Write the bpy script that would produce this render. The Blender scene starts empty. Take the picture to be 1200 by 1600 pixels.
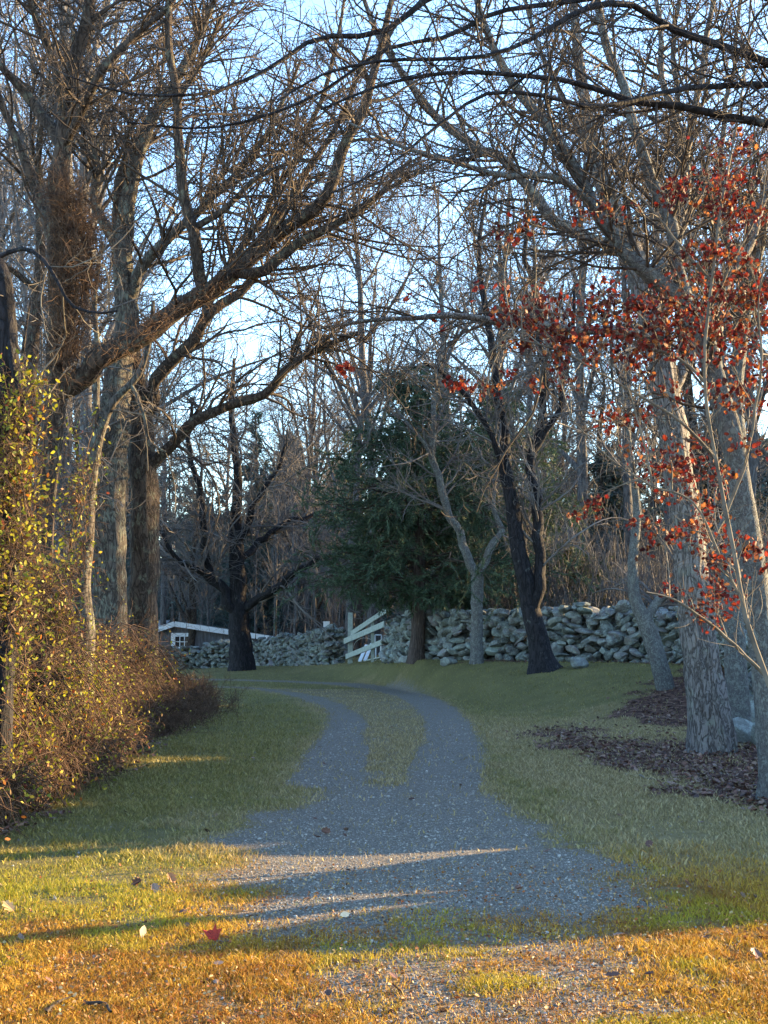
import bpy, math
import numpy as np
from mathutils import Vector

# ------------------------------------------------------------------ camera
S = bpy.context.scene
C = S.collection
F = 2140.0                       # focal length in photo pixels (photo 1200 x 1600)
PITCH = math.atan(185 / F)
CH = 1.6
cam = bpy.data.cameras.new('camera')
cam.sensor_fit = 'VERTICAL'; cam.sensor_height = 24; cam.lens = 24 * F / 1600
cam.clip_end = 3000; cam.clip_start = 0.1
co = bpy.data.objects.new('camera', cam); C.objects.link(co)
co.location = (0, 0, CH); co.rotation_euler = (math.pi / 2 + PITCH, 0, 0)
S.camera = co

# ------------------------------------------------------------------ light
SUN_AZ = math.radians(27)        # from +X towards +Y
SUN_EL = math.radians(12.5)
sd = Vector((math.cos(SUN_EL) * math.cos(SUN_AZ), math.cos(SUN_EL) * math.sin(SUN_AZ), math.sin(SUN_EL)))
w = bpy.data.worlds.new('World'); S.world = w; w.use_nodes = True
wn = w.node_tree; wn.nodes.clear()
sky = wn.nodes.new('ShaderNodeTexSky'); sky.sky_type = 'NISHITA'; sky.sun_disc = False
sky.sun_elevation = SUN_EL; sky.sun_rotation = math.pi / 2 - SUN_AZ
sky.air_density = 1.0; sky.dust_density = 0.3; sky.ozone_density = 3.0
bg = wn.nodes.new('ShaderNodeBackground'); bg.inputs[1].default_value = 0.15
wo = wn.nodes.new('ShaderNodeOutputWorld')
wn.links.new(sky.outputs[0], bg.inputs[0]); wn.links.new(bg.outputs[0], wo.inputs[0])
sl = bpy.data.lights.new('sun', 'SUN'); sl.energy = 5.0; sl.angle = math.radians(0.5); sl.color = (1.0, 0.70, 0.34)
so = bpy.data.objects.new('sun', sl); C.objects.link(so)
so.rotation_euler = sd.to_track_quat('Z', 'Y').to_euler(); so.location = (30, 10, 20)
S.view_settings.view_transform = 'Standard'; S.view_settings.look = 'None'
S.view_settings.exposure = 2.62; S.view_settings.gamma = 1
S.cycles.max_bounces = 5; S.cycles.diffuse_bounces = 3; S.cycles.transparent_max_bounces = 4

# ------------------------------------------------------------------ helpers
rng = np.random.default_rng(7)
cp, sp = math.cos(PITCH), math.sin(PITCH)

def P(px, py, D):
    """A point on the line of sight of photo pixel (px, py) standing D metres ahead."""
    x, u = (px - 600) / F, (800 - py) / F
    Y, Z = cp - u * sp, sp + u * cp
    return (x * D / Y, D, CH + Z * D / Y)

def vnoise(x, y, s, seed=0):
    x = np.asarray(x, float) / s + 1000.3 + seed * 17.1; y = np.asarray(y, float) / s + 1000.7 + seed * 5.3
    xi, yi = np.floor(x), np.floor(y); fx, fy = x - xi, y - yi
    fx = fx * fx * (3 - 2 * fx); fy = fy * fy * (3 - 2 * fy)
    def h(a, b):
        v = np.sin(a * 127.1 + b * 311.7 + seed * 74.7) * 43758.5453
        return v - np.floor(v)
    return (h(xi, yi) * (1 - fx) + h(xi + 1, yi) * fx) * (1 - fy) + (h(xi, yi + 1) * (1 - fx) + h(xi + 1, yi + 1) * fx) * fy

def fnoise(x, y, s, seed=0):
    return (vnoise(x, y, s, seed) * 4 + vnoise(x, y, s / 2.1, seed + 1) * 2 + vnoise(x, y, s / 4.3, seed + 2)) / 7

def sm(a, b, v):
    t = np.clip((v - a) / (b - a), 0, 1); return t * t * (3 - 2 * t)

def terrain(x, y):
    x = np.asarray(x, float); y = np.asarray(y, float)
    hw = np.interp(x, [-30, -10, -5, -1.7, 0, 1, 7, 20], [-.4, -.17, .16, .36, .6, .8, .85, 1.2])
    ys = np.interp(x, [-10, -5, -1.7, 0, 1, 2.2, 4.5, 6, 9], [47, 46, 43.5, 39.4, 34.2, 28, 21.5, 20, 18])
    yw = np.interp(x, [-10, -5, -1.7, 0, 1, 7, 9], [59, 56, 49, 42, 37.5, 31.5, 31])
    h = hw * sm(ys, yw, y)
    h = h - sm(0, -6, x) * sm(60, 66, y) * 0.55                       # lower ground behind the left wall
    h = h + (1.72 + .35 * np.sin(y * 4.1)) * sm(4.6, 7.2, x) * sm(9.5, 10.8, y) * (1 - sm(15.5, 19.5, y)) * (1 - sm(7.5, 11, x))   # unseen knoll, added to cast shade across the right of the near lane
    xs = x - np.maximum(0, .31 * y - 9.5)
    h = h + (4.9 - 3.5 * sm(15.5, 16.6, y) * (1 - sm(20.6, 21.6, y)) * (.8 + .2 * np.sin(y * 5.2))) * sm(10, 17.5, xs) * sm(14, 18, y) * (1 - .4 * np.exp(-((y - 27.3) / 1.3) ** 2) - .35 * np.exp(-((y - 23.2) / .8) ** 2)) * (.85 + 0.3 * vnoise(y, x, 5.0, 3))                # unseen hillside, added to shade the lane and notched for sun streaks
    h = h + (fnoise(x, y, 3.0, 4) - .5) * 0.09 * sm(3, 8, np.abs(x) + y * .2)
    h = h + (vnoise(x, y, .7, 9) - .5) * 0.02
    return h

def G(px, py):
    """photo pixel -> point on the ground near the lane"""
    x, u = (px - 600) / F, (800 - py) / F
    Y, Z = cp - u * sp, sp + u * cp
    D = 5.0
    for _ in range(4000):
        if CH + Z * D / Y <= terrain(x * D / Y, D): break
        D += 0.02
        if D > 70: break
    return (x * D / Y, D)

def link(o, parent=None):
    C.objects.link(o)
    if parent is not None: o.parent = parent
    return o

def mesh(name, v, f, mat, parent=None, smooth=True, col=None):
    v = np.ascontiguousarray(v, np.float32).reshape(-1, 3); f = np.ascontiguousarray(f, np.int32)
    me = bpy.data.meshes.new(name)
    if parent is not None: v = v - np.array(parent.location, np.float32)
    me.vertices.add(len(v)); me.vertices.foreach_set('co', v.ravel())
    n, k = f.shape
    me.loops.add(n * k); me.loops.foreach_set('vertex_index', f.ravel())
    me.polygons.add(n); me.polygons.foreach_set('loop_start', np.arange(n, dtype=np.int32) * k)
    me.polygons.foreach_set('use_smooth', np.full(n, smooth))
    if col is not None:
        a = me.color_attributes.new('col', 'FLOAT_COLOR', 'POINT')
        c4 = np.ones((len(v), 4), np.float32); c4[:, :3] = np.asarray(col).reshape(-1, 3)
        a.data.foreach_set('color', c4.ravel())
    me.update(calc_edges=True); me.materials.append(mat)
    return link(bpy.data.objects.new(name, me), parent)

def tag(o, label=None, cat=None, group=None, kind=None):
    if label: o['label'] = label
    if cat: o['category'] = cat
    if group: o['group'] = group
    if kind: o['kind'] = kind
    return o

def thing(name, loc, label, cat, group=None, kind=None):
    o = bpy.data.objects.new(name, None); o.location = loc; o.empty_display_size = .3
    link(o); return tag(o, label, cat, group, kind)

def tubes(pts, rad, k=4, disp=None):
    """pts (N,P,3) rad (N,P) -> verts, quads"""
    pts = np.asarray(pts, float); rad = np.asarray(rad, float)
    N, Pn, _ = pts.shape
    t = np.empty_like(pts); t[:, 1:-1] = pts[:, 2:] - pts[:, :-2]; t[:, 0] = pts[:, 1] - pts[:, 0]; t[:, -1] = pts[:, -1] - pts[:, -2]
    t /= np.linalg.norm(t, axis=2, keepdims=True) + 1e-9
    ref = np.where(np.abs(t[:, :1, 2:3]) > .75, np.array([1., .13, .07]), np.array([.09, .05, 1.]))
    ref = np.repeat(ref, Pn, 1)
    a = np.cross(t, ref); a /= np.linalg.norm(a, axis=2, keepdims=True) + 1e-9
    b = np.cross(t, a)
    th = np.arange(k) / k * 2 * math.pi
    r = rad[:, :, None] if disp is None else rad[:, :, None] * disp
    r = np.broadcast_to(r, (N, Pn, k))
    v = pts[:, :, None] + (a[:, :, None] * np.cos(th)[None, None, :, None] + b[:, :, None] * np.sin(th)[None, None, :, None]) * r[..., None]
    i = np.arange(N)[:, None, None] * Pn * k; j = np.arange(Pn - 1)[None, :, None] * k; m = np.arange(k)[None, None, :]; m2 = (m + 1) % k
    f = np.stack([i + j + m, i + j + m2, i + j + k + m2, i + j + k + m], -1).reshape(-1, 4)
    return v.reshape(-1, 3), f

def join(parts):
    vs, fs, o = [], [], 0
    for v, f in parts:
        vs.append(v); fs.append(f + o); o += len(v)
    return np.concatenate(vs), np.concatenate(fs)

def resample(pts, rad, n, wig=0.0):
    pts = np.asarray(pts, float); rad = np.asarray(rad, float)
    if len(pts) < 2: raise ValueError
    p = np.vstack([2 * pts[0] - pts[1], pts, 2 * pts[-1] - pts[-2]])
    L = np.r_[0, np.cumsum(np.linalg.norm(np.diff(pts, axis=0), axis=1))]
    s = np.linspace(0, L[-1], n); i = np.clip(np.searchsorted(L, s, 'right') - 1, 0, len(pts) - 2)
    u = ((s - L[i]) / (L[i + 1] - L[i] + 1e-9))[:, None]
    p0, p1, p2, p3 = p[i], p[i + 1], p[i + 2], p[i + 3]
    q = .5 * ((2 * p1) + (-p0 + p2) * u + (2 * p0 - 5 * p1 + 4 * p2 - p3) * u ** 2 + (-p0 + 3 * p1 - 3 * p2 + p3) * u ** 3)
    r = np.interp(s, L, np.interp(np.arange(len(pts)), np.linspace(0, len(pts) - 1, len(rad)), rad))
    if wig > 0:
        nz = rng.normal(size=(n, 3)); kk = np.array([.25, .5, .25])
        for _ in range(2):
            nz = np.stack([np.convolve(np.pad(nz[:, c], 1, 'edge'), kk, 'valid') for c in range(3)], 1)
        q = q + nz * (wig * r[:, None]) * np.minimum(1, np.arange(n) / 3.)[:, None]
    return q, r

def grow(par, rad, n, t0, t1, ln, ang, Pn, wig, trop, rr, rtip, rcap=9, lmin=.6, lmax=1.3, taper=.5):
    """children on many parents at once. ln = absolute child length (or None -> relative given as negative)"""
    N, Pp, _ = par.shape
    plen = np.linalg.norm(np.diff(par, axis=1), axis=2).sum(1)
    M = int(n)
    idx = rng.choice(N, M, p=plen / plen.sum())
    t = rng.uniform(t0, t1, M); s = t * (Pp - 1); i = np.minimum(s.astype(int), Pp - 2); u = (s - i)[:, None]
    a, b = par[idx, i], par[idx, i + 1]
    st = a * (1 - u) + b * u; d = b - a; d /= np.linalg.norm(d, axis=1, keepdims=True) + 1e-9
    r0 = rad[idx, i] * (1 - u[:, 0]) + rad[idx, i + 1] * u[:, 0]
    q = rng.normal(size=(M, 3)); q -= (q * d).sum(1, keepdims=True) * d; q /= np.linalg.norm(q, axis=1, keepdims=True) + 1e-9
    A = np.radians(rng.normal(ang, 12, M))[:, None]
    d = d * np.cos(A) + q * np.sin(A)
    L = (ln if ln > 0 else -ln * plen[idx]) * (1 - taper * t) * rng.uniform(lmin, lmax, M)
    out = np.empty((M, Pn, 3)); out[:, 0] = st; p = st; step = (L / (Pn - 1))[:, None]
    bend = rng.normal(size=(M, 3)) * wig
    for k in range(1, Pn):
        d = d + bend / (Pn - 1) * 2 + rng.normal(size=(M, 3)) * wig / math.sqrt(Pn); d[:, 2] += trop / (Pn - 1)
        d /= np.linalg.norm(d, axis=1, keepdims=True); p = p + d * step; out[:, k] = p
    r = np.minimum(r0 * rr, rcap)
    r = np.maximum(r, rtip)[:, None] * (1 - np.linspace(0, 1, Pn)[None]) + rtip * np.linspace(0, 1, Pn)[None]
    return out, r

# ------------------------------------------------------------------ materials
def nmat(name):
    m = bpy.data.materials.new(name); m.use_nodes = True; nt = m.node_tree
    return m, nt, nt.nodes['Principled BSDF']

def nd(nt, t, **kw):
    n = nt.nodes.new(t)
    for k, v in kw.items():
        if k.startswith('i_'): n.inputs[k[2:].replace('_', ' ')].default_value = v
        else: setattr(n, k, v)
    return n

def ramp(nt, src, stops):
    r = nt.nodes.new('ShaderNodeValToRGB'); e = r.color_ramp.elements
    while len(e) < len(stops): e.new(.5)
    for x, (p, c) in zip(e, stops): x.position = p; x.color = (*c, 1) if len(c) == 3 else c
    nt.links.new(src, r.inputs[0]); return r.outputs[0]

def mixc(nt, f, a, b, mode='MIX'):
    m = nt.nodes.new('ShaderNodeMix'); m.data_type = 'RGBA'; m.blend_type = mode
    if isinstance(f, (int, float)): m.inputs[0].default_value = f
    else: nt.links.new(f, m.inputs[0])
    for s, i in ((a, 6), (b, 7)):
        if isinstance(s, tuple): m.inputs[i].default_value = (*s, 1)
        else: nt.links.new(s, m.inputs[i])
    return m.outputs[2]

def math_(nt, op, a, b=0.0, clamp=False):
    m = nt.nodes.new('ShaderNodeMath'); m.operation = op; m.use_clamp = clamp
    for s, i in ((a, 0), (b, 1)):
        if isinstance(s, (int, float)): m.inputs[i].default_value = s
        else: nt.links.new(s, m.inputs[i])
    return m.outputs[0]

def bark(name, ridge, furrow, lichen, lich_amt=.5, sc=14, zs=.22, bump=.8, lsc=5.0, fur=.55):
    m, nt, bs = nmat(name)
    tc = nd(nt, 'ShaderNodeTexCoord'); mp = nd(nt, 'ShaderNodeMapping'); mp.inputs['Scale'].default_value = (1, 1, zs)
    nt.links.new(tc.outputs['Object'], mp.inputs[0])
    n0 = nd(nt, 'ShaderNodeTexNoise', i_Scale=3.0, i_Detail=3.0); nt.links.new(mp.outputs[0], n0.inputs[0])
    add = nd(nt, 'ShaderNodeMixRGB', blend_type='ADD'); add.inputs[0].default_value = .25
    nt.links.new(mp.outputs[0], add.inputs[1]); nt.links.new(n0.outputs[1], add.inputs[2])
    v = nd(nt, 'ShaderNodeTexNoise', i_Scale=float(sc), i_Detail=3.0, i_Roughness=.55, i_Distortion=.6); nt.links.new(add.outputs[0], v.inputs[0])
    n1 = nd(nt, 'ShaderNodeTexNoise', i_Scale=sc * 2.6, i_Detail=6.0, i_Roughness=.75); nt.links.new(mp.outputs[0], n1.inputs[0])
    rid = math_(nt, 'ABSOLUTE', math_(nt, 'SUBTRACT', v.outputs[0], .5))
    vv = ramp(nt, rid, [(0.0, (0, 0, 0)), (.09, (1, 1, 1))])
    hgt = math_(nt, 'ADD', math_(nt, 'ADD', math_(nt, 'MULTIPLY', vv, fur), .55 - fur), math_(nt, 'MULTIPLY', n1.outputs[0], .9))
    base = ramp(nt, hgt, [(.35, furrow), (.9, ridge), (1.0, tuple(min(1, c * 1.25) for c in ridge))])
    n2 = nd(nt, 'ShaderNodeTexNoise', i_Scale=lsc, i_Detail=5.0, i_Roughness=.75); nt.links.new(tc.outputs['Object'], n2.inputs[0])
    lo = .62 - .22 * lich_amt
    msk = ramp(nt, n2.outputs[0], [(lo, (0, 0, 0)), (lo + .07, (1, 1, 1))])
    msk2 = math_(nt, 'MULTIPLY', msk, math_(nt, 'MULTIPLY', vv, .85))
    nt.links.new(mixc(nt, msk2, base, lichen), bs.inputs['Base Color'])
    bp = nd(nt, 'ShaderNodeBump', i_Strength=bump, i_Distance=.03); nt.links.new(hgt, bp.inputs['Height'])
    nt.links.new(bp.outputs[0], bs.inputs['Normal']); bs.inputs['Roughness'].default_value = .9
    bs.inputs['Specular IOR Level'].default_value = .2
    return m

def twigmat(name, a, b, sc=.6):
    m, nt, bs = nmat(name)
    tc = nd(nt, 'ShaderNodeTexCoord'); n = nd(nt, 'ShaderNodeTexNoise', i_Scale=sc * 8, i_Detail=3.0)
    nt.links.new(tc.outputs['Object'], n.inputs[0])
    nt.links.new(ramp(nt, n.outputs[0], [(.35, a), (.65, b)]), bs.inputs['Base Color'])
    bs.inputs['Roughness'].default_value = .8; bs.inputs['Specular IOR Level'].default_value = .25
    return m

def leafmat(name, transl=.35, rough=.6):
    """colour comes from the per-leaf attribute 'col', with fine mottling"""
    m, nt, bs = nmat(name)
    at = nd(nt, 'ShaderNodeAttribute', attribute_name='col')
    tc = nd(nt, 'ShaderNodeTexCoord'); n = nd(nt, 'ShaderNodeTexNoise', i_Scale=60.0, i_Detail=2.0); nt.links.new(tc.outputs['Object'], n.inputs[0])
    c = mixc(nt, .35, at.outputs[0], n.outputs[0], 'OVERLAY')
    nt.links.new(c, bs.inputs['Base Color']); bs.inputs['Roughness'].default_value = rough
    bs.inputs['Specular IOR Level'].default_value = .3
    tr = nd(nt, 'ShaderNodeBsdfTranslucent'); nt.links.new(c, tr.inputs[0])
    mx = nd(nt, 'ShaderNodeMixShader'); mx.inputs[0].default_value = transl
    out = nt.nodes['Material Output']
    nt.links.new(bs.outputs[0], mx.inputs[1]); nt.links.new(tr.outputs[0], mx.inputs[2]); nt.links.new(mx.outputs[0], out.inputs[0])
    return m

B_GREY = bark('bark_grey_furrowed', (0.0782, 0.0662, 0.0552), (0.0202, 0.0166, 0.0138), (0.138, 0.143, 0.11), .55, 14, .3)
B_BROWN = bark('bark_brown_maple', (0.0638, 0.0473, 0.036), (0.0165, 0.012, 0.00975), (0.128, 0.128, 0.09), .35, 13, .3)
B_DARK = bark('bark_dark_wet', (.022, .020, .022), (.007, .007, .008), (.10, .11, .10), .10, 12, .25)
B_LICH = bark('bark_pale_lichen', (0.105, 0.101, 0.0967), (0.0322, 0.0298, 0.0267), (0.194, 0.205, 0.182), .7, 24, .6, .8, 15.0, .3)
B_OAK = bark('bark_white_oak', (0.178, 0.159, 0.146), (0.0374, 0.0299, 0.0263), (0.234, 0.239, 0.196), .35, 20, .26, .9)
B_CEDAR = bark('bark_red_cedar', (.085, .062, .052), (.025, .019, .016), (.18, .17, .14), .1, 22, .06)
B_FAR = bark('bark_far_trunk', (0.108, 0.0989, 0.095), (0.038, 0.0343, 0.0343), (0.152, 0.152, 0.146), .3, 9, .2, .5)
T_DARK = twigmat('twig_dark', (0.021, 0.0162, 0.0144), (0.045, 0.0336, 0.027))
T_BROWN = twigmat('twig_brown', (0.031, 0.0223, 0.0174), (0.0775, 0.057, 0.0409))
T_PALE = twigmat('twig_pale', (0.0784, 0.0628, 0.047), (0.171, 0.143, 0.107))
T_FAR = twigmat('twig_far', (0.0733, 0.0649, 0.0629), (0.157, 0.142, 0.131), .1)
T_VINE = twigmat('vine_dry', (0.0467, 0.0255, 0.0153), (0.145, 0.085, 0.0493), 1.0)
LEAF = leafmat('leaf_autumn', .38)
LITTER = leafmat('leaf_litter', .05)
GRASS = leafmat('grass_blade', .3)
NEEDLE = leafmat('evergreen_foliage', .15, .75)


# ------------------------------------------------------------------ ground
def seg_dist(x, y, pl):
    d = np.full(np.shape(x), 1e9)
    for (x0, y0), (x1, y1) in zip(pl[:-1], pl[1:]):
        dx, dy = x1 - x0, y1 - y0
        t = np.clip(((x - x0) * dx + (y - y0) * dy) / (dx * dx + dy * dy + 1e-9), 0, 1)
        d = np.minimum(d, np.hypot(x - x0 - t * dx, y - y0 - t * dy))
    return d

def inside(x, y, pg):
    c = np.zeros(np.shape(x), bool); n = len(pg)
    for i in range(n):
        (x0, y0), (x1, y1) = pg[i], pg[(i + 1) % n]
        c ^= ((y0 > y) != (y1 > y)) & (x < (x1 - x0) * (y - y0) / (y1 - y0 + 1e-12) + x0)
    return c

def sdf(x, y, pg):                                  # positive inside
    d = seg_dist(x, y, list(pg) + [pg[0]])
    return np.where(inside(x, y, pg), d, -d)

# wheel ruts and lane, as distances on the ground (metres)
OUTER = [G(*p) for p in [(690, 1235), (700, 1195), (706, 1160), (700, 1130), (680, 1106), (645, 1088), (600, 1076), (540, 1069), (480, 1066), (430, 1064)]]
OUTER += [(OUTER[-1][0] - 3.5, OUTER[-1][1] + 1.2), (OUTER[-1][0] - 9, OUTER[-1][1] + 2.0), (OUTER[-1][0] - 20, OUTER[-1][1] + 2.2)]
INNER = [G(*p) for p in [(500, 1225), (520, 1180), (535, 1150), (545, 1135), (538, 1116), (518, 1102), (488, 1090), (455, 1083), (420, 1078), (380, 1074)]]
INNER += [(INNER[-1][0] - 8, INNER[-1][1] + 2)]
BODY = [G(*p) for p in [(530, 1190), (560, 1165), (690, 1160), (715, 1190), (760, 1240), (825, 1290), (890, 1335), (960, 1375), (1010, 1400), (1030, 1420), (1060, 1440),
                        (1060, 1620), (420, 1620), (410, 1500), (400, 1420), (370, 1340), (345, 1295), (370, 1272), (450, 1262), (490, 1222)]]
bx = [p[0] for p in BODY]; i0 = 11
BODY = BODY[:12] + [(BODY[11][0] - .3, -30), (BODY[12][0] + .3, -30)] + BODY[12:]
GREY_END = 8.0

def masks(x, y):
    """gravel, dry grass, leaf litter  (0..1 each)"""
    jit = (fnoise(x, y, .5, 21) - .5) * .8 + (fnoise(x, y, 1.8, 23) - .5) * .7
    near = sm(30, 18, y)
    gr = sm(-.85, .6, sdf(x, y, BODY) + jit * .9)
    mid = np.minimum(seg_dist(x, y, OUTER), seg_dist(x, y, INNER)) > .45
    gr = gr * np.where(mid, sm(20.5, 11.8, y + jit * 4), 1)
    gr = gr * (1 - .62 * np.exp(-((x - .25 + jit * .9) / .35) ** 2) * (.25 * sm(7, 10, y) + .5 * sm(12, 16, y)) * (.4 + .9 * fnoise(x, y, 1.1, 49)))
    gr = gr * (1 - .45 * sm(8.3, 7.4, y + jit * .8) * (.4 + fnoise(x, y, .35, 33)))
    wo = .40 + .14 * (jit - .1); wi = .33 + .16 * (jit - .1)
    go = sm(wo + .34, wo - .22, seg_dist(x, y, OUTER)); gi = sm(wi + .34, wi - .22, seg_dist(x, y, INNER)) * (.75 + .25 * near)
    gi = gi * sm(-12, -4, x)
    xo = np.interp(y, [p[1] for p in OUTER], [p[0] for p in OUTER]); xi_ = np.interp(y, [p[1] for p in INNER[:-1]], [p[0] for p in INNER[:-1]])
    med = sm(0, .4, x - xi_) * sm(0, .4, xo - x) * (y > 13) * (y < 38)
    g = np.maximum(gr, np.maximum(go, gi)); g = np.maximum(g, med * (.22 + .45 * fnoise(x, y, .7, 51)))
    dl = np.minimum(seg_dist(x, y, OUTER), seg_dist(x, y, INNER))
    # dry grass: shoulders of the lane, the foreground, the verge on the right
    dry = sm(1.1, .15, dl + jit * .9) * .8
    dry = np.maximum(dry, med)
    dry = np.maximum(dry, sm(33, 28, y) * .9 * ((np.abs(x - .2 + .0 * y) < .9)) * (.6 + .6 * fnoise(x, y, .9, 48)))
    dry = np.maximum(dry, sm(-.9, .2, sdf(x, y, BODY) + jit * 1.2) * .85)
    dry = np.maximum(dry, sm(8.9, 7.5, y + jit * 1.1) * (.55 + .75 * sm(.38, .55, fnoise(x + 2, y, .9, 41))) * sm(-3.2, -1.0, x + jit) )
    dry = np.maximum(dry, sm(8.0, 7.0, y + jit * 1.2) * (.62 + .65 * fnoise(x, y, .8, 43)))
    dry = np.maximum(dry, 1.0 * sm(.3, 1.2, x - 0.7 + jit * 1.4) * sm(30, 21, y + jit * 6) * (.6 + .8 * fnoise(x, y, 1.6, 44)))
    dry = np.maximum(dry, .5 * sm(44, 50, y) * fnoise(x, y, 2.5, 45) * 1.4)
    # leaf litter: under the oak, along the foot of the walls, under the thicket
    li = sm(0, .9, x - np.interp(y, [8, 11, 13.5, 15, 17, 19, 21, 23, 26, 29, 31, 36], [5.4, 3.4, 2.6, 2.5, 2.3, 2.0, 1.9, 2.5, 4.1, 5.5, 5.7, 6.0]) + jit * 1.6)
    li = li * (1 - .75 * sm(.5, .62, fnoise(x, y, 2.1, 47)) * sm(17, 22, y))
    wl = seg_dist(x, y, WALL_E); li = np.maximum(li, sm(1.7, .6, wl + jit * 1.4) * .95 * sm(.8, 2.0, x))
    li = np.maximum(li, sm(-2.75, -3.5, x + jit * .8 + .03 * (y - 15)) * sm(33, 28, y) * sm(9.4, 10.6, y))
    li = np.maximum(li, sm(9, 14, x) * .9)
    wd = sm(60, 66, y + sm(-2, 3, x) * 22); li = np.maximum(li, wd)
    return g * (1 - wd), np.clip(dry, 0, 1), np.clip(li, 0, 1)

WALL_W = [(-16, 61.5), (-10.4, 60.5), (-5.0, 57.4), (-3.6, 54.2), (-1.75, 50.4)]
WALL_E = [(0.35, 42.6), (0.9, 39.3), (2.2, 37.0), (4.2, 35.0), (7.3, 33.2), (7.9, 30.5), (7.5, 27.6), (6.75, 24.6), (6.6, 23.2)]

gx = np.concatenate([np.linspace(-400, -60, 18), np.linspace(-56, -12, 45)[:-1], np.linspace(-12, -6, 40)[:-1], np.linspace(-6, 6, 171)[:-1], np.linspace(6, 20, 70)[:-1], np.linspace(20, 60, 30), np.linspace(80, 400, 14)])
gy = np.concatenate([np.linspace(-60, 2, 40)[:-1], np.linspace(2, 14, 171)[:-1], np.linspace(14, 32, 150)[:-1], np.linspace(32, 70, 200)[:-1], np.linspace(70, 130, 40), np.linspace(150, 700, 18)])
X, Y = np.meshgrid(gx, gy); Z = terrain(X, Y)
mg, md, ml = masks(X, Y)
nx, ny = len(gx), len(gy)
ii = (np.arange(ny - 1)[:, None] * nx + np.arange(nx - 1)[None]).ravel()
gf = np.stack([ii, ii + 1, ii + nx + 1, ii + nx], 1)

m, nt, bs = nmat('ground_surface')
at = nd(nt, 'ShaderNodeAttribute', attribute_name='col'); sp_ = nd(nt, 'ShaderNodeSeparateColor'); nt.links.new(at.outputs[0], sp_.inputs[0])
tc = nd(nt, 'ShaderNodeTexCoord'); OB = tc.outputs['Object']
def tex(t, sc, det=4.0, rough=.6, **k):
    n = nd(nt, t, i_Scale=float(sc), **k)
    if t == 'ShaderNodeTexNoise': n.inputs['Detail'].default_value = det; n.inputs['Roughness'].default_value = rough
    nt.links.new(OB, n.inputs[0]); return n
nf = tex('ShaderNodeTexNoise', 9, 6, .75); nm = tex('ShaderNodeTexNoise', 1.3, 5, .6); nfine = tex('ShaderNodeTexNoise', 45, 4, .7)
green = mixc(nt, nfine.outputs[0], ramp(nt, nm.outputs[0], [(.3, (.07, .08, .022)), (.7, (.19, .17, .055))]), (.17, .14, .065))
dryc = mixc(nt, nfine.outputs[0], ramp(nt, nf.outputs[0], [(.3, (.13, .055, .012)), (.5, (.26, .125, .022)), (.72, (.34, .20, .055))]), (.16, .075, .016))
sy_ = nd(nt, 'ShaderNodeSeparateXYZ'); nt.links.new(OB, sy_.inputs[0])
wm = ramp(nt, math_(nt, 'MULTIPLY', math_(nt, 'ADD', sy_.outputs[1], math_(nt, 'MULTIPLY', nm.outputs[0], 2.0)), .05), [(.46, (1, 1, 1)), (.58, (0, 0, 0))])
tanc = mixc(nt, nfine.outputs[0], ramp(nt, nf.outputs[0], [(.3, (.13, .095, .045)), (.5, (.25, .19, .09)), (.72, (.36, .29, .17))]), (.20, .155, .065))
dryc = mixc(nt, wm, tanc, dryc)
vg = tex('ShaderNodeTexVoronoi', 62); vg2 = tex('ShaderNodeTexVoronoi', 85)
bw = nd(nt, 'ShaderNodeSeparateColor'); nt.links.new(vg.outputs['Color'], bw.inputs[0])
grav = ramp(nt, bw.outputs[0], [(0, (.17, .148, .12)), (.5, (.27, .24, .195)), (.9, (.36, .32, .265)), (1, (.45, .41, .36))])
grav = mixc(nt, math_(nt, 'MULTIPLY', vg.outputs['Distance'], 1.0, True), grav, (.10, .09, .078))
grav = mixc(nt, ramp(nt, nf.outputs[0], [(.5, (0, 0, 0)), (.75, (.7, .7, .7))]), grav, (.17, .13, .085))
vl = tex('ShaderNodeTexVoronoi', 16); bl = nd(nt, 'ShaderNodeSeparateColor'); nt.links.new(vl.outputs['Color'], bl.inputs[0])
lit = ramp(nt, bl.outputs[1], [(0, (.035, .018, .014)), (.5, (.085, .042, .03)), (.85, (.15, .08, .055)), (1, (.22, .14, .1))])
def edge(mask, amt=.55):      # ragged boundary between two kinds of ground
    s = math_(nt, 'ADD', mask, math_(nt, 'MULTIPLY', math_(nt, 'SUBTRACT', nf.outputs[0], .5), amt * 2.6))
    return ramp(nt, s, [(.32, (0, 0, 0)), (.72, (1, 1, 1))])
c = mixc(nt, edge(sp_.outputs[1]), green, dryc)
c = mixc(nt, edge(sp_.outputs[0], .9), c, grav)
c = mixc(nt, edge(sp_.outputs[2]), c, lit)
nt.links.new(c, bs.inputs['Base Color']); bs.inputs['Roughness'].default_value = .95; bs.inputs['Specular IOR Level'].default_value = .15
hh = math_(nt, 'ADD', math_(nt, 'MULTIPLY', nfine.outputs[0], .6), math_(nt, 'ADD', nf.outputs[0], math_(nt, 'MULTIPLY', vg.outputs['Distance'], -.4)))
bp = nd(nt, 'ShaderNodeBump', i_Strength=.9, i_Distance=.05); nt.links.new(hh, bp.inputs['Height']); nt.links.new(bp.outputs[0], bs.inputs['Normal'])
GROUND = m
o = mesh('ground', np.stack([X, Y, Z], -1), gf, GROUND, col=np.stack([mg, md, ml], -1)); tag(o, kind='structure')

# ------------------------------------------------------------------ scattered cover: grass, pebbles, leaves
def sample_area(n, y0, y1, margin=.6, side=None):
    """ground points inside the wedge the lane view covers, denser nearby"""
    D = 1 / rng.uniform(1 / y1, 1 / y0, n)
    x = rng.uniform(-1, 1, n) * (D * .285 + margin)
    return x, D

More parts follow.
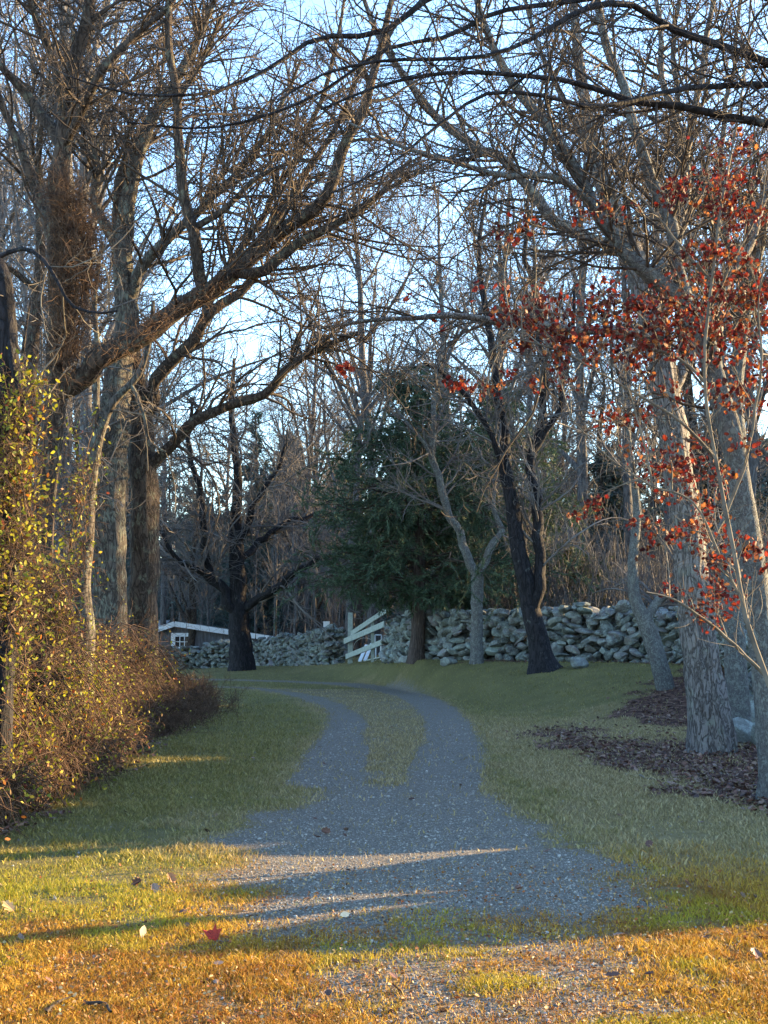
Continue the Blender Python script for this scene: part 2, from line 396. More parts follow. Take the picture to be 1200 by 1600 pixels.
def blades(n, y0, y1, h0, h1, wd, name, label):
    x, y = sample_area(n, y0, y1)
    g, d, l = masks(x, y)
    keep = rng.random(n) > np.clip(sm(.35, .75, g) * np.where(y < 8, .80, .97) + l * .85, 0, .985)
    keep &= rng.random(n) < (sm(17, 11, y) if y1 < 20 else .15 + .85 * sm(10, 17, y))
    tuft = fnoise(x, y, .16, 61); keep &= rng.random(n) < (.35 + 1.3 * tuft) * (1 - .8 * sm(.56, .66, fnoise(x + 5, y, .32, 65)) * (y < 12))
    x, y, d = x[keep], y[keep], d[keep]; n = len(x)
    dryness = np.clip(d + rng.normal(0, .22, n), 0, 1)[:, None]
    a = rng.uniform(0, 2 * math.pi, n); hgt = rng.uniform(h0, h1, n) * (.6 + .8 * vnoise(x, y, .4, 62)); ww = wd * rng.uniform(.6, 1.4, n)
    lean = rng.normal(0, .55, (n, 2)) * hgt[:, None]
    z = terrain(x, y) - .005
    b = np.stack([x, y, z], 1); s = np.stack([np.cos(a) * ww, np.sin(a) * ww, 0 * a], 1)
    mid = b + np.c_[lean * .4, hgt * .6]; tip = b + np.c_[lean * 1.2, hgt]
    v = np.stack([b - s, b + s, mid + s * .7, mid - s * .7, tip], 1)
    f1 = np.arange(n)[:, None] * 5 + np.array([[0, 1, 2, 3]]); f2 = np.arange(n)[:, None] * 5 + np.array([[3, 2, 4, 4]])
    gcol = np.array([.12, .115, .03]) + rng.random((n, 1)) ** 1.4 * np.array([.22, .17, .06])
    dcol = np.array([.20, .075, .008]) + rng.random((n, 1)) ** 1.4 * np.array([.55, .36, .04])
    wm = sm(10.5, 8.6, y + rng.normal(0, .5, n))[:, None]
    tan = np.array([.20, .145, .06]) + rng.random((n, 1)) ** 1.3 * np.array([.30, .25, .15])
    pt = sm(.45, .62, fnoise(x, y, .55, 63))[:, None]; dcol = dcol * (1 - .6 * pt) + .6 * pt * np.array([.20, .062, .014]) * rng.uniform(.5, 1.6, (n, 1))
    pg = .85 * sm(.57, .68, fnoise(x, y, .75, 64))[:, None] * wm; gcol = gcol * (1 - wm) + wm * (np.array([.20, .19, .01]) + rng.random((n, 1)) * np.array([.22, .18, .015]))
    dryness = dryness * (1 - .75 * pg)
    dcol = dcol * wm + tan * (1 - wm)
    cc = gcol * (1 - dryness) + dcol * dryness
    # triangles: split quads so that every face has three corners
    tri = np.concatenate([f1[:, [0, 1, 2]], f1[:, [0, 2, 3]], f2[:, :3]])
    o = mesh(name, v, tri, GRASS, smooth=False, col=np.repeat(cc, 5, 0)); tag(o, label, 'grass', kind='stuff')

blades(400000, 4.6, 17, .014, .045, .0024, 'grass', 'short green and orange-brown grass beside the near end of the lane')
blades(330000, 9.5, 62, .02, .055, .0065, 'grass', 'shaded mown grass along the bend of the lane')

def leaf_shape(kind):
    if kind == 'oak':        # lobed
        o = [(0, 0), (.10, .12), (.30, .22), (.16, .34), (.40, .50), (.20, .60), (.30, .80), (.10, .84), (0, 1.0)]
    elif kind == 'maple':
        o = [(0, 0), (.12, .10), (.45, .12), (.34, .30), (.56, .52), (.26, .50), (.24, .62), (.14, .68), (0, 1.0)]
    else:
        o = [(0, 0), (.16, .2), (.26, .5), (.15, .8), (0, 1.0)]
    r = np.array(o); l = r[1:-1][::-1] * [-1, 1]
    return np.vstack([r, l])

def leaves(pos, nrm, size, cols, kind='oak', curl=.25):
    """many leaf blades: two halves folded along the midrib"""
    sh = leaf_shape(kind); h = (len(sh) + 2) // 2; n = len(pos)
    a = rng.uniform(0, 2 * math.pi, n)
    nrm = nrm / (np.linalg.norm(nrm, axis=1, keepdims=True) + 1e-9)
    ref = np.where(np.abs(nrm[:, 2:]) > .9, np.array([[1., 0, 0]]), np.array([[0, 0, 1.]]))
    u = np.cross(nrm, ref); u /= np.linalg.norm(u, axis=1, keepdims=True); v_ = np.cross(nrm, u)
    U = u * np.cos(a)[:, None] + v_ * np.sin(a)[:, None]; V = np.cross(nrm, U)
    c_ = rng.uniform(-curl, curl, (n, 1)) + rng.uniform(0, curl, (n, 1))
    k = len(sh); x = sh[:, 0][None]; y = sh[:, 1][None]
    off = (np.abs(x) * c_ * 1.6 + (y - .5) ** 2 * c_ * 1.5)
    v = pos[:, None] + size[:, None, None] * (U[:, None] * x[..., None] + V[:, None] * (y - .5)[..., None] + nrm[:, None] * off[..., None])
    # fan of triangles: right half from base, left half from base
    t = [(0, i, i + 1) for i in range(1, k - 1)]
    f = (np.arange(n)[:, None, None] * k + np.array(t)[None]).reshape(-1, 3)
    return v.reshape(-1, 3), f, np.repeat(cols, k, 0)

# leaf litter on the ground
n = 110000
x, y = sample_area(n, 5, 45, 1.5); g, d, l = masks(x, y)
k = rng.random(n) < l ** 1.3 * .9 + .002; x, y = x[k], y[k]; n = len(x)
litter_c = np.array([[.11, .052, .038], [.17, .085, .06], [.07, .034, .026], [.22, .14, .10]])  # browns of the fallen leaves themselves
cc = litter_c[rng.integers(0, 4, n)] * rng.uniform(.7, 1.2, (n, 1))
nr = np.c_[rng.normal(0, .45, (n, 2)), np.ones(n)]
v, f, c = leaves(np.c_[x, y, terrain(x, y) + rng.uniform(.008, .04, n)], nr, rng.uniform(.035, .085, n), cc, 'oak', .5)
tag(mesh('leaf_litter', v, f, LITTER, smooth=False, col=c), 'brown fallen leaves on the ground under the oak and along the stone wall', 'leaf litter', kind='stuff')

# leaf crumbs in the sunny foreground
n = 15000
x, y = sample_area(n, 4.6, 9.5); g, d, l = masks(x, y)
k = rng.random(n) < .35 + .6 * d; x, y = x[k], y[k]; n = len(x)
pal = np.array([[.30, .13, .03], [.42, .22, .07], [.18, .075, .03], [.5, .33, .15], [.33, .10, .025]])
cc = pal[rng.integers(0, 5, n)] * rng.uniform(.6, 1.1, (n, 1))
v, f, c = leaves(np.c_[x, y, terrain(x, y) + rng.uniform(.004, .028, n)], np.c_[rng.normal(0, .7, (n, 2)), np.ones(n)], rng.uniform(.008, .026, n), cc, 'oak', .6)
tag(mesh('leaf_litter', v, f, LITTER, smooth=False, col=c), 'crumbled orange leaf scraps strewn over the sunny near end of the lane', 'leaf litter', kind='stuff')

# loose gravel
def stones_base(n, sub, planes=14, seed=1):
    import bmesh
    bm = bmesh.new(); bmesh.ops.create_icosphere(bm, subdivisions=sub, radius=1.0)
    bv = np.array([q.co[:] for q in bm.verts]); bf = np.array([[q.index for q in f.verts] for f in bm.faces]); bm.free()
    r = np.random.default_rng(seed); out = []
    for _ in range(n):
        v = bv.copy()
        for _k in range(planes):
            q = r.normal(size=3); q /= np.linalg.norm(q); d = r.uniform(.55, .85)
            s = v @ q; over = np.maximum(0, s - d); v = v - over[:, None] * q * .985
        out.append(v * r.uniform(.95, 1.25, 3))
    return np.array(out), bf

def rocks(pos, scl, base, rotz=None, tilt=.3):
    bv, bf = base; n = len(pos); k = bv.shape[1]
    V = bv[rng.integers(0, len(bv), n)] * scl[:, None, :]
    a = rng.uniform(0, 2 * math.pi, n) if rotz is None else rotz
    tx, ty = rng.normal(0, tilt, n), rng.normal(0, tilt, n)
    y, z = V[..., 1] * np.cos(tx)[:, None] - V[..., 2] * np.sin(tx)[:, None], V[..., 1] * np.sin(tx)[:, None] + V[..., 2] * np.cos(tx)[:, None]
    x = V[..., 0] * np.cos(ty)[:, None] + z * np.sin(ty)[:, None]; z = -V[..., 0] * np.sin(ty)[:, None] + z * np.cos(ty)[:, None]
    X_ = x * np.cos(a)[:, None] - y * np.sin(a)[:, None]; Y_ = x * np.sin(a)[:, None] + y * np.cos(a)[:, None]
    v = np.stack([X_, Y_, z], -1) + pos[:, None]
    f = (np.arange(n)[:, None, None] * k + bf[None]).reshape(-1, 3)
    return v.reshape(-1, 3), f

PEB = leafmat('gravel_pebble', 0.0, .9)
n = 130000
x, y = sample_area(n, 4.6, 24); g, d, l = masks(x, y)
k = rng.random(n) < sm(.3, .9, g) * np.where(y < 8, .6, 1) + .04; x, y = x[k], y[k]; n = len(x)
s = (rng.uniform(.0025, .0062, n) + rng.random(n) ** 14 * .010) * (1 + sm(8, 24, y) * .8); sc = np.stack([s, s * rng.uniform(.7, 1, n), s * .6], 1)
cc = rng.uniform(.12, .36, (n, 1)) * np.array([[1, .92, .79]]) + (rng.random((n, 1)) > .985) * .15
base = stones_base(12, 1, 6, 5)
v, f = rocks(np.c_[x, y, terrain(x, y) + s * .3], sc, base)
tag(mesh('gravel', v, f, PEB, smooth=False, col=np.repeat(cc, base[0].shape[1], 0)), 'loose grey gravel scattered over the lane', 'gravel', kind='stuff')

# single leaves and sticks one can pick out in the foreground
def one_leaf(px, py, size, colr, kind, label):
    gx_, gy_ = G(px, py); p = np.array([[gx_, gy_, float(terrain(gx_, gy_)) + .035]])
    v, f, c = leaves(p, np.array([[.5, -.75, .7]]), np.array([size]), np.array([colr]), kind, .45)
    o = mesh('fallen_leaf', v, f, LITTER, smooth=False, col=c); tag(o, label, 'leaf', 'single leaves lying in the foreground')
one_leaf(326, 1474, .095, (.26, .02, .01), 'maple', 'big dark red maple leaf lying on orange grass in the left foreground')
one_leaf(222, 1468, .075, (.6, .42, .22), 'plain', 'pale tan leaf standing in orange grass to the left of the red leaf')
one_leaf(266, 1384, .085, (.30, .14, .06), 'oak', 'curled brown leaf on the sunlit grass strip between the two thin shadows')
one_leaf(538, 1440, .07, (.6, .45, .28), 'plain', 'pale leaf lying alone on the gravel at the middle of the lane')
one_leaf(12, 1427, .09, (.55, .3, .12), 'oak', 'tan leaf at the left edge of the sunlit grass')
def stick(pts, r, label, mat=T_DARK, nm='fallen_stick'):
    q = []
    for px, py in pts:
        a, b = G(px, py); q.append((a, b, float(terrain(a, b)) + .012 + r))
    p_, r_ = resample(q, [r, r * .6], 9, 1.2); v, f = tubes(p_[None], r_[None], 6)
    tag(mesh(nm, v, f, mat), label, 'stick', 'sticks lying on the ground')
stick([(72, 1590), (90, 1572), (118, 1562)], .008, 'short dark stick lying in the bottom left corner of the grass')
stick([(135, 1576), (165, 1580), (172, 1592)], .009, 'bent dark stick right of the other stick in the bottom left corner')
stick([(1000, 1215), (1022, 1221), (1048, 1221)], .012, 'pale bare stick lying on the verge left of the big oak', T_PALE)
stick([(975, 1176), (990, 1180), (1004, 1180)], .012, 'short pale stick at the edge of the leaf litter left of the oak', T_PALE)
stick([(160, 1200), (200, 1206), (235, 1196)], .011, 'dark stick fallen from the thicket on to the grass', T_BROWN)

# ------------------------------------------------------------------ dry stone walls
m, nt, bs = nmat('field_stone')
at = nd(nt, 'ShaderNodeAttribute', attribute_name='col'); tc = nd(nt, 'ShaderNodeTexCoord')
n1 = nd(nt, 'ShaderNodeTexNoise', i_Scale=7.0, i_Detail=6.0, i_Roughness=.75); nt.links.new(tc.outputs['Object'], n1.inputs[0])
n2 = nd(nt, 'ShaderNodeTexNoise', i_Scale=30.0, i_Detail=4.0, i_Roughness=.7); nt.links.new(tc.outputs['Object'], n2.inputs[0])
c = mixc(nt, ramp(nt, n1.outputs[0], [(.45, (0, 0, 0)), (.6, (.75, .75, .75))]), at.outputs[0], (.30, .34, .30))
c = mixc(nt, ramp(nt, n2.outputs[0], [(.5, (0, 0, 0)), (.7, (.7, .7, .7))]), c, (.07, .07, .065))
nt.links.new(c, bs.inputs['Base Color']); bs.inputs['Roughness'].default_value = .95
bp = nd(nt, 'ShaderNodeBump', i_Strength=.8, i_Distance=.03); nt.links.new(n2.outputs[0], bp.inputs['Height']); nt.links.new(bp.outputs[0], bs.inputs['Normal'])
STONE = m
SB = stones_base(30, 3, 16, 11)

def wall(line, hfun, size, label):
    line = np.array(line, float); seg = np.hypot(*np.diff(line, axis=0).T); L = np.r_[0, np.cumsum(seg)]
    pos, scl, rot = [], [], []
    s = 0.0
    for layer in range(60):                       # courses laid from the ground upwards, with a rough top
        z0 = layer * size * .50
        any_ = False; s = rng.uniform(0, size)
        while s < L[-1]:
            i = min(np.searchsorted(L, s, 'right') - 1, len(seg) - 1); t = (s - L[i]) / seg[i]
            p = line[i] * (1 - t) + line[i + 1] * t; tg = (line[i + 1] - line[i]) / seg[i]; nn = np.array([-tg[1], tg[0]])
            H = hfun(s / L[-1]) + .14 * (vnoise(s, 0, .8, 5) - .5)
            wl = size * rng.uniform(.7, 1.9) * (1.25 if layer < 2 else 1)
            if z0 < H:
                any_ = True
                for side in (-1, 0, 1):
                    th = .34 * (1 - .35 * z0 / H)
                    q = p + nn * side * th + tg * rng.normal(0, .06)
                    pos.append((q[0], q[1], float(terrain(q[0], q[1])) + z0 + rng.normal(0, .05) + size * .12)); hh_ = size * rng.uniform(.24, .46)
                    scl.append((wl * .50, size * rng.uniform(.5, .85), hh_)); rot.append(math.atan2(tg[1], tg[0]) + rng.normal(0, .25))
            s += wl * .88
        if not any_: break
    pos, scl, rot = map(np.array, (pos, scl, rot)); n = len(pos)
    v, f = rocks(pos, scl, SB, rot, .38)
    cc = (rng.uniform(.06, .20, (n, 1)) * np.array([[.97, 1.0, .93]]) * rng.uniform(.9, 1.1, (n, 3))) * (1 - .25 * (rng.random((n, 1)) > .8))
    o = mesh('stone_wall', v, f, STONE, smooth=False, col=np.repeat(cc, SB[0].shape[1], 0)); tag(o, label, 'stone wall')
    print('wall stones', n)

wall(WALL_W, lambda t: .72 + .52 * t + .06 * max(0, (t - .86) / .14), .25, 'low grey dry stone wall running in front of the dark shed on the left')
wall(WALL_E, lambda t: 1.12 + .16 * sm(.1, .3, t) - .25 * sm(.7, 1, t), .29, 'tall pale grey dry stone wall on the bank behind the black-trunked tree')

def boulder(px, py, D, s, label):
    x, y, _ = P(px, py, D); z = float(terrain(x, y))
    bb = stones_base(3, 4, 34, int(px)); v, f = rocks(np.array([[x, y, z + s[2] * .45]]), np.array([s]), bb, None, .15)
    tag(mesh('boulder', v, f, STONE, col=np.tile([[.15, .155, .14]], (len(v), 1))), label, 'boulder', 'boulders in the leaves behind the oak')
boulder(1166, 1120, 19.8, (.42, .35, .27), 'pale rounded boulder close to the right foot of the big oak')
boulder(1200, 1112, 19.0, (.34, .3, .3), 'boulder half out of the frame at the right edge behind the lichened trunk')
boulder(1185, 1085, 22.0, (.5, .3, .3), 'flat boulder lying just behind the two others at the right')
boulder(905, 1030, 31.6, (.32, .2, .2), 'broad pale stone leaning at the foot of the tall wall')
boulder(700, 1028, 35.6, (.3, .2, .16), 'small stone in the leaves between the cedar and the forked pale tree')

# ------------------------------------------------------------------ trees
def to_world(pl, D):
    Ds = np.interp(np.linspace(0, 1, len(pl)), np.linspace(0, 1, len(D)), D) if not np.isscalar(D) else np.full(len(pl), float(D))
    return [P(px, py, d) for (px, py), d in zip(pl, Ds)], Ds

def trunk_tube(q, r, k=22, furrow=.07, flare=0.0, lobes=5):
    n = len(q); th = np.arange(k) / k * 2 * math.pi
    ph = rng.uniform(0, 6.28, 4); hh = np.linspace(0, 1, n)[:, None]
    s = np.r_[0, np.cumsum(np.linalg.norm(np.diff(q, axis=0), axis=1))][:, None]
    d = 1 + .05 * np.sin(2 * th + ph[0] + s * .6) + .04 * np.sin(3 * th + ph[1] - s * .8) + furrow * .5 * np.sin(9 * th + ph[2] + .4 * np.sin(s * 3))
    d = d + rng.normal(0, furrow * .45, (n, k))
    if flare: d = d + flare * np.exp(-s / .28) * (.8 + .8 * np.maximum(0, np.sin(lobes * th + ph[3])))
    return tubes(q[None], r[None], k, d[None])

def subdiv_par(q, r, Pn=16):
    a, b = resample(q, r, Pn); return a, b

def make_tree(name, label, cat, base_px, trunk, limbs, mat, tmat, crown=(900, 5, 5), D=20., wlen=2.4, twr=.004, group=None,
              flare=.35, first=.35, auto=None, trop=.25, wig=.42, cmat=None, seed=None, furrow=.07, extra=None, k=22, ang=48):
    """trunk / limbs = (pixel polyline, D or [D..], [pixel widths]).  Parts: trunk, limb(s), crown of branches and twigs."""
    pl, Dd, wd = trunk; pts, Ds = to_world(pl, Dd)
    pts = [list(p) for p in pts]
    gz = float(terrain(pts[0][0], pts[0][1])); pts[0][2] = gz - .12
    rr = np.interp(np.linspace(0, 1, 20), np.linspace(0, 1, len(wd)), wd) * .80 / 2 / F * np.mean(Ds)
    L = np.sum(np.linalg.norm(np.diff(np.array(pts), axis=0), axis=1))
    q, r = resample(pts, rr, max(24, int(L / .16)), .12)
    root = thing(name, (pts[0][0], pts[0][1], gz), label, cat, group)
    v, f = trunk_tube(q, r, k, furrow, flare); mesh('trunk', v, f, mat, root)
    par, rad = [], []
    m_ = len(q); i0 = int(m_ * first)
    a, b = subdiv_par(q[i0:], r[i0:]); par.append(a); rad.append(b)
    for lb in limbs:
        lp, lD, lw = lb; w_, Dl = to_world(lp, lD)
        lr = np.array(lw) * .85 / 2 / F * np.mean(Dl)
        # start the limb inside the nearest point of what carries it
        st = np.array(w_[0]); allp = np.concatenate([q] + [p for p in par[1:]]); j = np.argmin(((allp - st) ** 2).sum(1))
        w_ = [tuple(allp[j])] + w_[1:] if np.linalg.norm(allp[j] - st) < .8 else w_
        LL = np.sum(np.linalg.norm(np.diff(np.array(w_), axis=0), axis=1))
        lq, lrr = resample(w_, lr, max(12, int(LL / .18)), .95)
        v, f = trunk_tube(lq, lrr, 12, furrow); mesh('limb', v, f, mat, root)
        a, b = subdiv_par(lq, lrr); par.append(a); rad.append(b)
    par, rad = np.array(par), np.array(rad)
    if auto:
        n0, l0, a0, tr0 = auto
        A0, R0 = grow(par[:1], rad[:1], n0, .1, .97, l0, a0, 16, .25, tr0, .55, .012, taper=.45)
        v, f = join([tubes(A0[i:i + 1], R0[i:i + 1], 7) for i in range(len(A0))])
        mesh('branch', v, f, mat, root)
        par, rad = np.concatenate([par, A0]), np.concatenate([rad, R0])
    n1, m2, m3 = crown[:3]
    A1, R1 = grow(par, rad, n1, .12, 1.0, wlen, ang, 10, wig, trop, .42, twr * 1.4, rcap=twr * 5, taper=.4)
    A2, R2 = grow(A1, R1, n1 * m2, .1, 1.0, -.45, 45, 7, wig * 1.2, trop * .6, .6, twr * .85, rcap=twr * 2.4)
    A3, R3 = grow(A2, R2, n1 * m2 * m3, .05, 1.0, -.55, 42, 5, wig * 1.2, trop * .5, .7, twr * .6, rcap=twr * 1.2)
    parts = [tubes(A1, R1, 5), tubes(A2, R2, 3), tubes(A3, R3, 3)]
    v, f = join(parts); mesh('crown', v, f, tmat, root)
    return root, (par, rad, A1, A2, A3)

# ---- left of the lane
TA, SK = make_tree('maple_tree', 'dark rough-barked maple wrapped in dry vines, its heavy limb arching right over the lane', 'tree', None,
    ([(52, 1215), (56, 1050), (60, 900), (72, 740), (86, 620), (92, 480), (90, 330), (97, 230), (112, 120), (135, 30), (150, -80)], 14.5, [62, 52, 48, 46, 44, 42, 38, 34, 28, 22, 16]),
    [([(84, 618), (130, 592), (200, 545), (255, 495), (300, 470), (350, 440), (400, 385), (460, 335), (510, 300), (545, 210), (575, 120), (600, 40), (625, -40)], [14.5, 13.4], [42, 40, 36, 34, 30, 26, 20, 14, 8]),
     ([(345, 445), (410, 425), (470, 380), (540, 345), (600, 300), (660, 270)], 13.8, [22, 18, 12, 6]),
     ([(300, 465), (306, 400), (292, 300), (280, 200), (272, 100), (268, -30)], 14.0, [26, 24, 20, 16, 12]),
     ([(305, 370), (345, 330), (395, 285), (450, 258), (500, 248)], 14.0, [14, 10, 5]),
     ([(380, 410), (420, 360), (470, 280), (520, 200), (560, 110), (590, 20)], 14.4, [20, 16, 12, 8, 5]),
     ([(94, 240), (62, 170), (20, 120), (-50, 60)], 14.8, [24, 20, 14, 8]),
     ([(106, 180), (80, 95), (55, 20), (40, -60)], 14.2, [18, 14, 9]),
     ([(100, 210), (150, 130), (190, 80), (250, 20), (300, -40)], 14.0, [18, 14, 8]),
     ([(92, 400), (60, 330), (35, 240), (0, 150), (-30, 60)], 14.9, [22, 18, 12, 8])],
    B_BROWN, T_BROWN, (130, 8, 4), wlen=1.9, twr=.0038, first=.58, trop=.2)

T0, _ = make_tree('dead_tree', 'thick broken dark trunk at the left edge of the frame', 'tree', None,
    ([(-10, 1260), (5, 1000), (16, 700), (14, 560), (4, 440), (-8, 405)], 12.0, [58, 50, 46, 42, 34, 26]),
    [([(10, 640), (30, 655), (52, 672)], 11.9, [14, 12, 9]),
     ([(-10, 370), (30, 388), (60, 400), (90, 440), (115, 478), (150, 490), (182, 486)], [12.0, 11.5], [9, 8, 7, 5, 4]),
     ([(10, 520), (22, 580), (40, 640), (50, 700)], 11.8, [10, 9, 8])],
    B_DARK, T_PALE, (12, 5, 3), wlen=.9, twr=.003, first=.6)

TBt, _ = make_tree('leaning_tree', 'slim crooked trunk with a sunlit right edge, leaning right among the left-hand trees', 'tree', None,
    ([(128, 1150), (130, 1000), (128, 900), (138, 790), (150, 700), (172, 635), (215, 588), (232, 540), (240, 470)], 17.5, [48, 44, 40, 32, 26, 18, 14, 10, 7]),
    [([(150, 700), (148, 640), (152, 560), (146, 470), (160, 380)], 17.5, [16, 13, 10, 6]),
     ([(200, 600), (222, 640), (236, 690), (260, 705)], 17.2, [8, 6, 4])],
    B_GREY, T_PALE, (9, 5, 3), wlen=1.2, twr=.004, first=.6)

TC, _ = make_tree('maple_tree', 'straight grey furrowed trunk, second from the right in the left-hand clump', 'tree', None,
    ([(173, 1120), (173, 1000), (171, 850), (176, 700), (182, 600), (198, 500), (192, 400), (202, 300), (232, 200), (290, 100), (340, -10)], 24.0, [80, 68, 66, 63, 56, 44, 36, 30, 24, 18, 10]),
    [([(192, 420), (160, 330), (150, 230), (120, 130), (110, 20)], 24.0, [22, 18, 12, 7]),
     ([(198, 470), (240, 400), (310, 330), (380, 260), (430, 180), (470, 90)], [24, 23], [24, 20, 14, 10, 5])],
    B_GREY, T_BROWN, (95, 8, 4), wlen=3.2, twr=.006, first=.66)

TD, _ = make_tree('maple_tree', 'stout straight trunk at the right of the left-hand clump, its right side lit gold', 'tree', None,
    ([(221, 1135), (222, 1000), (226, 860), (221, 720), (212, 610), (195, 480), (186, 350), (194, 260), (240, 180), (300, 120), (350, 20)], 25.0, [74, 60, 57, 54, 44, 34, 28, 22, 18, 14, 8]),
    [([(240, 738), (275, 692), (330, 652), (400, 620), (455, 572), (490, 545), (560, 520)], [25, 24], [24, 20, 17, 14, 8]),
     ([(225, 650), (248, 600), (300, 530), (370, 455), (450, 385), (560, 330), (640, 250)], [25, 24], [28, 24, 20, 16, 12, 7]),
     ([(300, 530), (340, 440), (380, 380), (470, 230), (520, 90), (540, -20)], 24.5, [18, 14, 10, 5])],
    B_BROWN, T_BROWN, (110, 8, 4), wlen=3.0, twr=.006, first=.66)

# ---- the far left of the lane, beside the wall
TF, _ = make_tree('old_maple', 'broad black-trunked maple standing in front of the low wall beside the shed', 'tree', None,
    ([(378, 1044), (376, 1005), (374, 960), (372, 900), (368, 820), (371, 740), (362, 650), (366, 560)], 52.5, [52, 42, 37, 30, 23, 17, 12, 6]),
    [([(366, 965), (345, 910), (325, 850), (316, 780), (296, 700), (300, 620)], [52.5, 51], [20, 17, 14, 10, 5]),
     ([(384, 960), (415, 932), (455, 900), (490, 880), (530, 865)], [52.5, 50], [17, 14, 11, 6]),
     ([(378, 880), (430, 830), (480, 808), (540, 788)], [52.5, 54], [14, 11, 7, 4]),
     ([(352, 930), (310, 890), (270, 860), (240, 800)], [52, 51], [14, 10, 5]),
     ([(372, 850), (400, 780), (430, 740), (450, 690)], 52, [14, 10, 5])],
    B_DARK, T_FAR, (100, 8, 5), wlen=4.2, twr=.009, first=.3, trop=-.1, wig=.5, flare=.12)

# ---- centre and right bank
TI, _ = make_tree('forked_tree', 'small pale lichened tree forking into a Y in front of the dark cedar', 'tree', None,
    ([(745, 1034), (745, 960), (746, 900)], 35.0, [26, 22, 24]),
    [([(745, 902), (722, 858), (700, 800), (683, 740), (672, 680), (680, 620), (692, 540), (690, 440)], [35, 34.6], [18, 15, 14, 12, 10, 6, 4]),
     ([(748, 902), (768, 850), (780, 828), (772, 790), (778, 740), (800, 660)], [35, 35.4], [15, 14, 10, 6, 4]),
     ([(681, 730), (660, 690), (620, 640), (590, 600)], 34.6, [7, 5, 3])],
    B_LICH, T_FAR, (42, 7, 4), wlen=2.2, twr=.006, first=.9, trop=.1, wig=.35, flare=.2)

TJ, _ = make_tree('black_tree', 'tall black wet-looking trunk leaning left on the green bank before the tall wall', 'tree', None,
    ([(850, 1042), (838, 990), (825, 930), (812, 870), (801, 800), (791, 740), (788, 680), (776, 600), (762, 500), (748, 400), (760, 300)], 32.0, [46, 38, 35, 31, 27, 22, 19, 17, 14, 10, 6]),
    [([(852, 1000), (846, 900), (838, 800), (835, 720), (850, 640), (846, 520), (822, 400), (830, 280)], [31.9, 32.3], [26, 22, 18, 15, 13, 10, 6]),
     ([(800, 780), (772, 700), (740, 640), (700, 590), (660, 560)], [32, 31], [14, 10, 6]),
     ([(835, 720), (870, 650), (890, 560), (900, 450)], 32, [14, 10, 6])],
    B_DARK, T_FAR, (95, 8, 5), wlen=2.8, twr=.0065, first=.55, trop=.1, wig=.35, flare=.75)

TK, _ = make_tree('leaning_tree', 'small lichen-spotted tree with a bent leaning base between the wall and the big oak', 'tree', None,
    ([(1042, 1052), (1020, 1005), (1004, 965), (991, 930), (989, 870), (995, 800), (984, 700), (970, 600)], 27.0, [32, 32, 30, 20, 18, 15, 11, 6]),
    [([(1012, 968), (1035, 932), (1060, 905), (1100, 862), (1135, 800)], [27, 27.5], [20, 15, 12, 7])],
    B_LICH, T_FAR, (40, 7, 4), wlen=2.0, twr=.006, first=.6, trop=.1, wig=.35, flare=.15)

TL, SL = make_tree('oak_tree', 'big pale furrowed oak trunk standing in the leaf litter at the right of the lane', 'tree', None,
    ([(1112, 1186), (1106, 1120), (1098, 1050), (1090, 960), (1078, 870), (1066, 780), (1052, 680), (1038, 590), (1020, 500), (990, 400), (955, 320), (930, 250), (912, 150), (900, 50), (888, -60)], 18.0, [84, 76, 70, 66, 62, 60, 58, 52, 48, 42, 34, 28, 22, 18, 12]),
    [([(1030, 545), (1000, 522), (940, 514), (880, 512), (780, 502), (700, 496), (600, 498), (500, 512)], [18, 16.5], [18, 17, 14, 10, 5]),
     ([(968, 390), (900, 372), (840, 312), (780, 252), (700, 202), (640, 132), (590, 60), (560, -30)], [18, 17], [24, 22, 18, 15, 11, 7]),
     ([(1042, 620), (1075, 560), (1120, 470), (1160, 400), (1190, 320), (1230, 240)], [18, 18.5], [26, 24, 22, 18, 12]),
     ([(925, 240), (880, 150), (840, 60), (810, -40)], 17.7, [14, 10, 6]),
     ([(1010, 470), (1060, 330), (1080, 200), (1100, 80), (1120, -60)], 18.4, [24, 20, 16, 12, 8]),
     ([(1075, 220), (1040, 120), (1030, 20), (1010, -60)], 18.3, [14, 11, 7])],
    B_OAK, T_BROWN, (140, 8, 4), wlen=2.4, twr=.0045, first=.55, trop=.2, flare=.32, furrow=.1, k=40)

TM, SM = make_tree('lichened_tree', 'grey spotted trunk at the right edge that divides into two long limbs leaning left', 'tree', None,
    ([(1218, 1290), (1204, 1100), (1190, 980), (1172, 850), (1150, 720), (1130, 640), (1105, 545), (1076, 478)], 13.0, [66, 56, 52, 48, 44, 42, 40, 38]),
    [([(1076, 482), (1020, 427), (960, 366), (910, 290), (860, 215), (800, 132), (760, 50), (735, -30)], [13, 12.6], [32, 28, 24, 20, 15, 10]),
     ([(1076, 482), (1052, 390), (1030, 300), (1005, 230), (975, 130), (942, 40), (920, -50)], [13, 13.2], [28, 24, 21, 18, 13]),
     ([(945, 345), (905, 300), (860, 276), (780, 274), (700, 250), (620, 226), (540, 190)], [12.8, 12.2], [15, 13, 11, 8, 4])],
    B_LICH, T_BROWN, (100, 8, 4), wlen=1.7, twr=.0034, first=.7, trop=.2)

